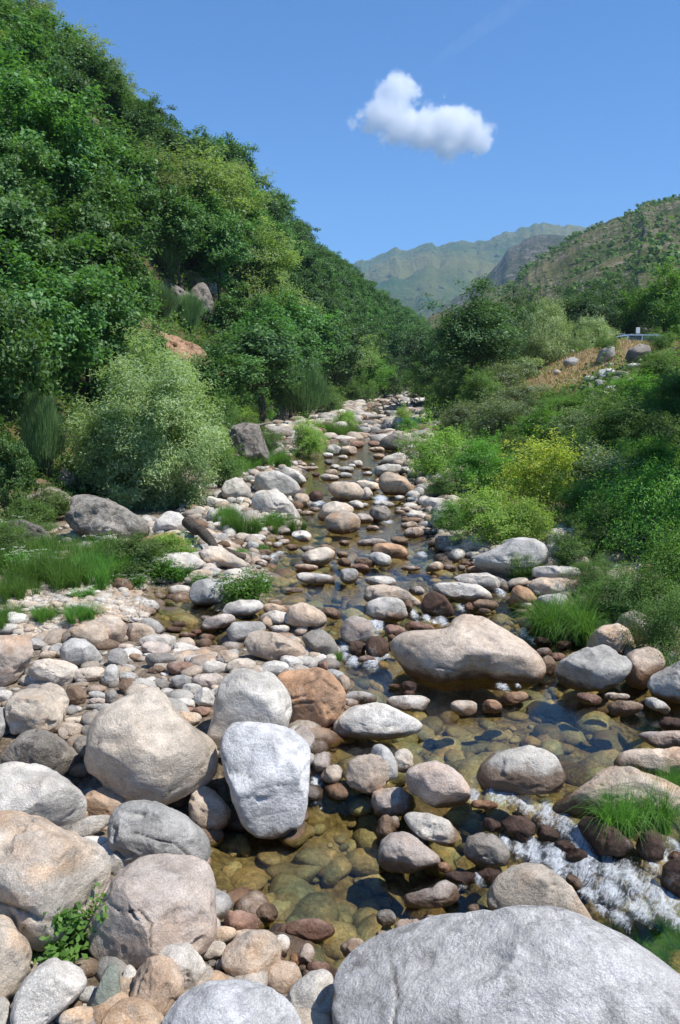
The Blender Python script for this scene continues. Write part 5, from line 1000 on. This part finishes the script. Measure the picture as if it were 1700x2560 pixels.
def build_van():
    X, Y = 20.1, 53.0; z = terr([X], [Y])[0]; v = empty('parked_van', (X, Y, z), math.radians(8))
    tag(v, 'silver-blue van with its tailgate raised, parked on the terrace among trees', 'van')
    extrude('body', [(-2.15, 0.45), (-2.15, 0.95), (2.2, 0.9), (2.2, 0.5), (1.9, 0.28), (-1.95, 0.28)], -0.88, 0.88, M_PAINT, v, 0.06)
    extrude('body_sill', [(-2.15, 0.953), (-2.1, 1.08), (1.05, 1.10), (2.12, 0.985), (2.18, 0.903)], -0.86, 0.86, M_PAINT, v, 0.03)
    extrude('cabin', [(-2.08, 1.083), (-1.98, 1.66), (-1.75, 1.74), (0.25, 1.74), (0.5, 1.68), (1.1, 1.103)], -0.78, 0.78, M_GLASS, v, 0.04)
    extrude('roof', [(-2.0, 1.66), (-1.8, 1.765), (0.25, 1.77), (0.55, 1.68), (0.5, 1.655)], -0.81, 0.81, M_PAINT, v, 0.02)
    for s in (-1, 1):
        for x0, x1, w_ in ((-2.10, -1.99, 0.13), (-1.02, -0.98, 0.08), (-0.02, 0.0, 0.08), (1.03, 0.47, 0.09)):
            extrude('pillar', [(x0, 1.08), (x0 + w_, 1.08), (x1 + w_, 1.665), (x1, 1.665)], s*0.79 - 0.02, s*0.79 + 0.02, M_PAINT, v, 0.008)
        for x in (-1.35, 1.4):
            wh = cyl('wheel', 0.33, 0.2, M_TYRE, v, (x, s*0.80, 0.33)); cyl('rim', 0.2, 0.21, M_RIM, wh, (0, s*0.004, 0))
        extrude('door_handle', [(-0.9, 0.955), (-0.9, 0.99), (-0.72, 0.99), (-0.72, 0.955)], s*0.885, s*0.91, M_POST, v, 0)
        extrude('tail_lamp', [(-2.17, 0.7), (-2.17, 0.93), (-2.10, 0.93), (-2.10, 0.7)], s*0.74, s*0.87, M_LAMP, v, 0.01)
    tg = extrude('tailgate', [(-2.03, 1.775), (-3.05, 1.86), (-3.07, 1.81), (-2.03, 1.72)], -0.76, 0.76, M_PAINT, v, 0.01)
    extrude('gate_window', [(-2.2, 1.715), (-2.85, 1.775), (-2.86, 1.765), (-2.21, 1.705)], -0.6, 0.6, M_GLASS, tg, 0)
    for s in (-1, 1):
        V, F = tubes([(np.array([(-2.1, s*0.72, 1.35), (-2.65, s*0.72, 1.79)]), np.array([0.015, 0.015]))]); link('gas_strut', npmesh('gas_strut', V, F, [M_POST]), v)
    # sign
    Xs, Ys = 19.9, 54.6; zs = terr([Xs], [Ys])[0]; s_ = empty('small_sign', (Xs, Ys, zs)); tag(s_, 'small blank white board on a post behind the van', 'sign')
    extrude('board', [(-0.13, 1.75), (-0.13, 2.15), (0.13, 2.15), (0.13, 1.75)], -0.015, 0.015, M_WHITE, s_, 0.003)
    extrude('post', [(-0.025, -0.1), (-0.025, 2.1), (0.025, 2.1), (0.025, -0.1)], 0.018, 0.06, M_POST, s_, 0)
build_van()
def g3(px, py, up=0.0, dist=None):
    if dist: r = ray(px, py)*dist; r[2] += HC; return r + [0, 0, up]
    g, t = hit_ground(px, py); return g + [0, 0, up]
def log(name, pts, rad, label, cat, mat=M_WOOD, sub=10, wob=0.03, seed=0):
    rs = np.random.RandomState(seed); P = np.array(pts, float); t = np.linspace(0, len(P)-1, sub); Q = np.stack([np.interp(t, range(len(P)), P[:, i]) for i in range(3)], 1) + rs.randn(sub, 3)*wob
    R = np.interp(t, range(len(P)), rad)*rs.uniform(0.88, 1.12, sub); V, F = tubes([(Q, R)], 9)
    c = Q.mean(0); return tag(link(name, npmesh(name, V - c, F, [mat]), loc=c), label, cat)
log('driftwood_log', [g3(462, 1345, .25), g3(500, 1375, .28), g3(540, 1400, .22), g3(612, 1420, .12)], [.10, .09, .07, .05], 'grey driftwood log slanting over the cream double-humped boulder', 'log', M_BARK)
log('dead_branch', [g3(0, 0, 0, 1)*0 + g3(575, 1072, 0, 26), g3(620, 1060, 0, 26), g3(690, 1056, 0, 26.3)], [.05, .045, .02], 'dead grey branch lying across the top of the dark rock face', 'branch', M_WOOD)
for i, (x0, y0, x1, y1, r) in enumerate([(541, 1850, 575, 1985, .045), (548, 1860, 590, 2010, .03)]):
    log('driftwood_piece', [g3(x0, y0, 0, 6.9), g3(x1, y1, 0, 6.35)], [r, r*.8], ['pale weathered plank wedged between heart-shaped and blocky boulders', 'darker thin stick wedged beside the pale plank'][i], 'driftwood', M_WOOD, 8, .006)
def driftpile():
    rs = np.random.RandomState(3); c, t = hit_ground(1048, 1025); paths = []
    for i in range(150):
        p = rs.randn(3)*np.array([1.0, 0.6, 0.30]); p[2] = abs(p[2]); d = unit(rs.randn(3)*[1, .6, .35]); l = rs.uniform(.3, 1.3)
        paths.append((np.array([p - d*l, p + rs.randn(3)*.05, p + d*l]), np.array([.05, .04, .02])*rs.uniform(.4, 1.3)))
    V, F = tubes(paths, 5); tag(link('driftwood_heap', npmesh('driftwood_heap', V, F, [ML['twig']]), loc=c), 'tangled grey heap of flood driftwood at the far end of the stream', 'driftwood')
driftpile()
# small plants of the foreground
r_ = make_tree(901, 0.4, 0.26, 0.16, 0.17, 30, 0.05, 7, 5, 0.042, 0.026, 5, 'bright', tw=0.035, trunk_r=0.006, zmin=0.02, up=0.7)
for i, (px, py, t, s, lab) in enumerate([(185, 2395, None, 1.0, 'bright leafy green weed in the gap below the orange-stained boulder'), (120, 2400, None, .6, 'small leafy weed beside the cream edge boulder')]):
    g = g3(px, py, 0.03); o = empty('leafy_weed', g, i, s); tag(o, lab, 'plant'); link('stem', r_[0], o); link('foliage', r_[1], o)
def sprig():
    rs = np.random.RandomState(8); paths = []; lc = []; nn = []
    for i in range(9):
        a = rs.uniform(0, 6.28); l = rs.uniform(.05, .18); h = rs.uniform(.14, .36); P = np.array([(0, 0, 0), (math.cos(a)*l*.5, math.sin(a)*l*.3, h*.6), (math.cos(a)*l, math.sin(a)*l*.5, h)])
        paths.append((P, np.array([.004, .003, .0015])))
        for u in np.linspace(.15, 1, 26):
            q = P[0]*(1-u) + P[2]*u + rs.randn(3)*.006; lc.append(q + rs.randn(3)*.012)
    lc = np.array(lc); V, F = leaf_quads(rs, lc, rs.randn(len(lc), 3), 0.04, 0.008); TV, TF = tubes(paths, 4)
    o = empty('wild_sprig', g3(452, 2375, 0.05)); tag(o, 'thin grey-green sprig growing before the large pinkish grey boulder', 'plant')
    link('stem', npmesh('stem', TV, TF, [ML['broom']]), o); link('foliage', npmesh('foliage', V, F, [ML['willow']], smooth=False), o)
sprig()
bpy.context.view_layer.update()
dg = bpy.context.evaluated_depsgraph_get()
def cast(px, py):
    d = ray(px, py); h, loc, n, *_ = SC.ray_cast(dg, Vector((0, 0, HC)), Vector(d).normalized()); return np.array(loc), np.array(n)
def redleaf():
    p, n = cast(1190, 2548); n = unit(n); a = unit(np.cross(n, [0.2, 1, 0.1])); b = np.cross(n, a); V = []; U = 9; W = 5
    for i in range(U):
        u = i/(U-1)*2 - 1; w_ = 0.020*math.sqrt(max(0, 1 - u*u)) + .0006
        for j in range(W):
            v = j/(W-1)*2 - 1; V.append(p + a*u*0.033 + b*v*w_ + n*(0.004 + 0.013*v*v + 0.006*u*u))
    V = np.array(V); me = npmesh('fallen_leaf', V - p, grid_faces(U, W), [M_RED]); tag(link('fallen_leaf', me, loc=p), 'small curled dry red leaf on the enormous flat foreground rock', 'leaf')
redleaf()

# ================================================================ CLOUD AND HAZE
def build_cloud():
    D = 5600.0; k = D/FPX*0.2551
    def at(zx, zy, dy=0.0): r = ray(850 + zx*.2551, 150 + zy*.2551)*D; r[2] += HC; r[1] += dy; return r
    C = at(780, 590)
    B = [(540, 320, 170, 1), (470, 420, 175, 1), (400, 560, 170, .85), (600, 640, 190, .9), (650, 290, 110, .8), (730, 360, 90, .5), (830, 700, 190, 1), (1040, 690, 210, 1), (1230, 690, 190, 1), (1370, 800, 130, 1), (1050, 830, 160, .9), (1160, 520, 90, .9), (280, 650, 110, .5), (110, 600, 70, .32), (215, 560, 70, .36), (860, 460, 90, .25), (1430, 690, 80, .4), (1000, 350, 55, .22), (430, 780, 100, .3)]
    m = NT('cumulus_vapour'); p = m.obj()
    n = m.noise(p, 4.2/400, 9, 0.62, 0.3); nb = m.noise(p, 13/400, 6, 0.65)
    pd = m.n('VectorMath', operation='ADD'); m.set(pd, 0, p)
    sc = m.n('TexNoise'); m.set(sc, 'Vector', p); m.set(sc, 'Scale', 6.0/400); m.set(sc, 'Detail', 6); m.set(sc, 'Roughness', 0.6)
    off = m.n('VectorMath', operation='MULTIPLY_ADD'); m.set(off, 0, sc.outputs['Color']); off.inputs[1].default_value = (120, 120, 120); off.inputs[2].default_value = (-60, -60, -60)
    m.t.links.new(off.outputs[0], pd.inputs[1]); pw = pd.outputs[0]
    acc = None; rs = np.random.RandomState(1)
    for i, (zx, zy, r, s) in enumerate(B):
        c = at(zx, zy, rs.uniform(-40, 40)) - C; d = m.n('VectorMath', operation='DISTANCE'); m.set(d, 0, pw); d.inputs[1].default_value = c
        v = m.math('MULTIPLY', m.math('SUBTRACT', 1.0, m.math('DIVIDE', d.outputs['Value'], r*k*1.18)), s)
        acc = v if acc is None else m.math('SMOOTH_MAX', acc, v, 0.12)
    e = m.math('ADD', acc, m.math('MULTIPLY', m.math('SUBTRACT', n, 0.5), 0.95)); e = m.math('ADD', e, m.math('MULTIPLY', m.math('SUBTRACT', nb, 0.5), 0.62))
    dens = m.mr(e, 0.09, 0.40, 0.0, 0.022)
    v = m.n('VolumePrincipled'); m.set(v, 'Color', (1, 1, 1, 1)); m.set(v, 'Density', dens); m.set(v, 'Anisotropy', 0.1)
    mat = m.done(None, v.outputs[0])
    V, F = ico(4); hw, hh, hd = 780*k*1.18, 470*k*1.22, 330*k*1.3; q = np.sign(V)*abs(V)**0.7*np.array([hw, hd, hh])
    o = link('cloud', npmesh('cloud', q, F, [mat]), loc=C); tag(o, kind='structure')
build_cloud()
def build_contrail():
    m = NT('thin_ice_cloud'); v = m.n('VolumePrincipled'); m.set(v, 'Color', (1, 1, 1, 1)); p = m.pos()
    m.set(v, 'Density', m.mr(m.noise(p, 0.004, 6, 0.7), 0.38, 0.75, 0.0, 0.0006)); mat = m.done(None, v.outputs[0])
    A = [ray(x, y)*9000 + np.array([0, 0, HC]) for x, y in ((1040, 190), (1130, 125), (1220, 60), (1330, -15), (1500, -140))]
    P = np.array(A); c = P.mean(0); V, F = tubes([(P - c, np.array([15, 70, 85, 80, 50.]))], 12)
    tag(link('contrail', npmesh('contrail', V, F, [mat]), loc=c), kind='structure')
build_contrail()
def build_haze():
    m = NT('valley_air'); v = m.n('VolumePrincipled'); m.set(v, 'Color', (0.48, 0.72, 1.0, 1)); m.set(v, 'Density', HAZE_D); m.set(v, 'Anisotropy', 0.0)
    mat = m.done(None, v.outputs[0]); lo, hi = (-3600, -700, -260), (4200, 4700, 980)
    V = np.array([(x, y, z) for x in (lo[0], hi[0]) for y in (lo[1], hi[1]) for z in (lo[2], hi[2])], float)
    F = np.array([(0, 1, 3, 2), (4, 6, 7, 5), (0, 4, 5, 1), (2, 3, 7, 6), (0, 2, 6, 4), (1, 5, 7, 3)])
    tag(link('haze', npmesh('haze', V, F, [mat], smooth=False)), 'thin blue air that veils the far mountains', 'haze', kind='stuff')
HAZE_D = 0.00014
build_haze()

# ================================================================ LABELS
ONES = 'zeroth first second third fourth fifth sixth seventh eighth ninth tenth eleventh twelfth thirteenth fourteenth fifteenth sixteenth seventeenth eighteenth nineteenth'.split()
def ordw(i):
    if i < 20: return ONES[i]
    t = ['twent', 'thirt', 'fort', 'fift', 'sixt', 'sevent', 'eight', 'ninet'][i//10 - 2]
    return t + 'ieth' if i % 10 == 0 else t + 'y-' + ONES[i % 10]
LM = [('saddle-backed boulder in', 'the saddle-backed boulder'), ('heart shape', 'the heart-shaped boulder'), ('tall blocky', 'the tall blocky boulder'), ('notched top', 'the notched white boulder'), ('cracked front', 'the cracked orange boulder'), ('long shallow crease', 'the creased egg-shaped boulder'),
 ('pitted lower', 'the orange-stained boulder'), ('small wild plant', 'the big pinkish boulder'), ('small rusty spots', 'the rust-spotted boulder'), ('enormous', 'the enormous flat rock'), ('domed pinkish', 'the domed pinkish boulder'), ('white-topped', 'the white-topped boulder'),
 ('peaked top beside the saddle', 'the peaked grey boulder'), ('like a loaf', 'the loaf-shaped boulder'), ('crescent', 'the crescent-shaped stone'), ('domed cream', 'the domed cream boulder'), ('like a tent', 'the tent-shaped boulder'), ('grey angular boulder at', 'the angular grey boulder'),
 ('lying across the channel', 'the long white boulder'), ('orange flat-topped', 'the orange midstream boulder'), ('cleft front', 'the cleft tan boulder'), ('above the little fall', 'the boulder above the fall'), ('far upstream', 'the far dark boulder'), ('tan flat-topped', 'the flat-topped tan boulder'),
 ('greenish cast', 'the long greenish boulder'), ('cream rounded boulder with a peaked', 'the peaked cream boulder'), ('double-humped', 'the double-humped boulder'), ('orange cone', 'the orange cone-shaped stone'), ('dry grass knoll', 'the knoll boulder'), ('half hidden by white', 'the half hidden white boulder'), ('egg-shaped boulder at the end', 'the smooth tan egg-shaped boulder')]
def labelling():
    L = []
    for o, px, py, col, wh, lab, t in THINGS:
        for k, ph in LM:
            if lab and k in lab: L.append((px, py, ph, wh))
    def near(px, py, t):
        best = min(L, key=lambda q: math.hypot((px - q[0])/(60 + q[3][0]), (py - q[1])/(45 + q[3][1])))
        dx, dy = px - best[0], py - best[1]
        d = ('right of' if dx > 0 else 'left of') if abs(dx)/best[3][0] > abs(dy)/best[3][1] else ('below' if dy > 0 else 'beyond')
        return best, d
    rows = []
    for o, px, py, col, wh, lab, t in THINGS:
        if not lab:
            b, d = near(px, py, t); asp = wh[0]/wh[1]; sh = 'flat' if asp > 2.1 else 'oval' if asp > 1.35 else 'upright' if asp < 0.8 else 'round'
            sz = 'tiny' if wh.max() < 26 else 'small' if wh.max() < 48 else 'middling' if wh.max() < 75 else 'sizeable'
            rows.append([o, f'{sz} {CNAME[col]} {sh} stone {d} {b[2]}', math.hypot(px - b[0], py - b[1]), 'nearest it', 'boulders and stones of the stream'])
        else: o['group'] = 'boulders and stones of the stream'
    ADJ = {'oak_near': 'broad-leaved green oak', 'oak': 'green oak', 'oak_pale': 'pale green oak', 'oak_dark': 'dark oak', 'alder': 'bright tree'}
    for o, kind, px, py, dep, lab, h in VEG:
        gp = 'oaks of the wooded slope' if kind.startswith('oak') or kind == 'alder' else 'grass tufts by the stream' if kind in ('grass', 'grassup') else 'bushes and plants of the banks'
        if lab: o['group'] = gp; continue
        if kind in ADJ:
            band = 'on the crest of' if py < 60 else 'high on' if py < 330 else 'midway up' if py < 620 else 'low on'
            dd = 'near end of' if dep < 36 else 'middle of' if dep < 75 else 'far end of'
            rows.append([o, f'{ADJ[kind]} {band} the {dd} the wooded slope', px, 'from the left', gp])
        else:
            b, d = near(px, py, dep); nm = {'umbel': 'feathery white-flowered plant', 'bush': 'mid green bush', 'bushnear': 'leafy green bush', 'olive': 'light olive bush', 'bright': 'bright green bush', 'greybush': 'grey-green bush'}.get(kind, 'green grass tuft'); rows.append([o, f'{nm} {d} {b[2]}', math.hypot(px - b[0], py - b[1]), 'nearest it', gp])
    by = {}
    for r in rows: by.setdefault(r[1], []).append(r)
    for base, v in by.items():
        v.sort(key=lambda r: r[2])
        for i, r in enumerate(v):
            lab = base
            if len(v) > 1: lab = base + ', ' + ((('nearest it' if r[3] == 'nearest it' else 'leftmost') if i == 0 else (ordw(i + 1) + ' ' + r[3])))
            r[0]['label'] = lab; r[0]['group'] = r[4]
labelling()
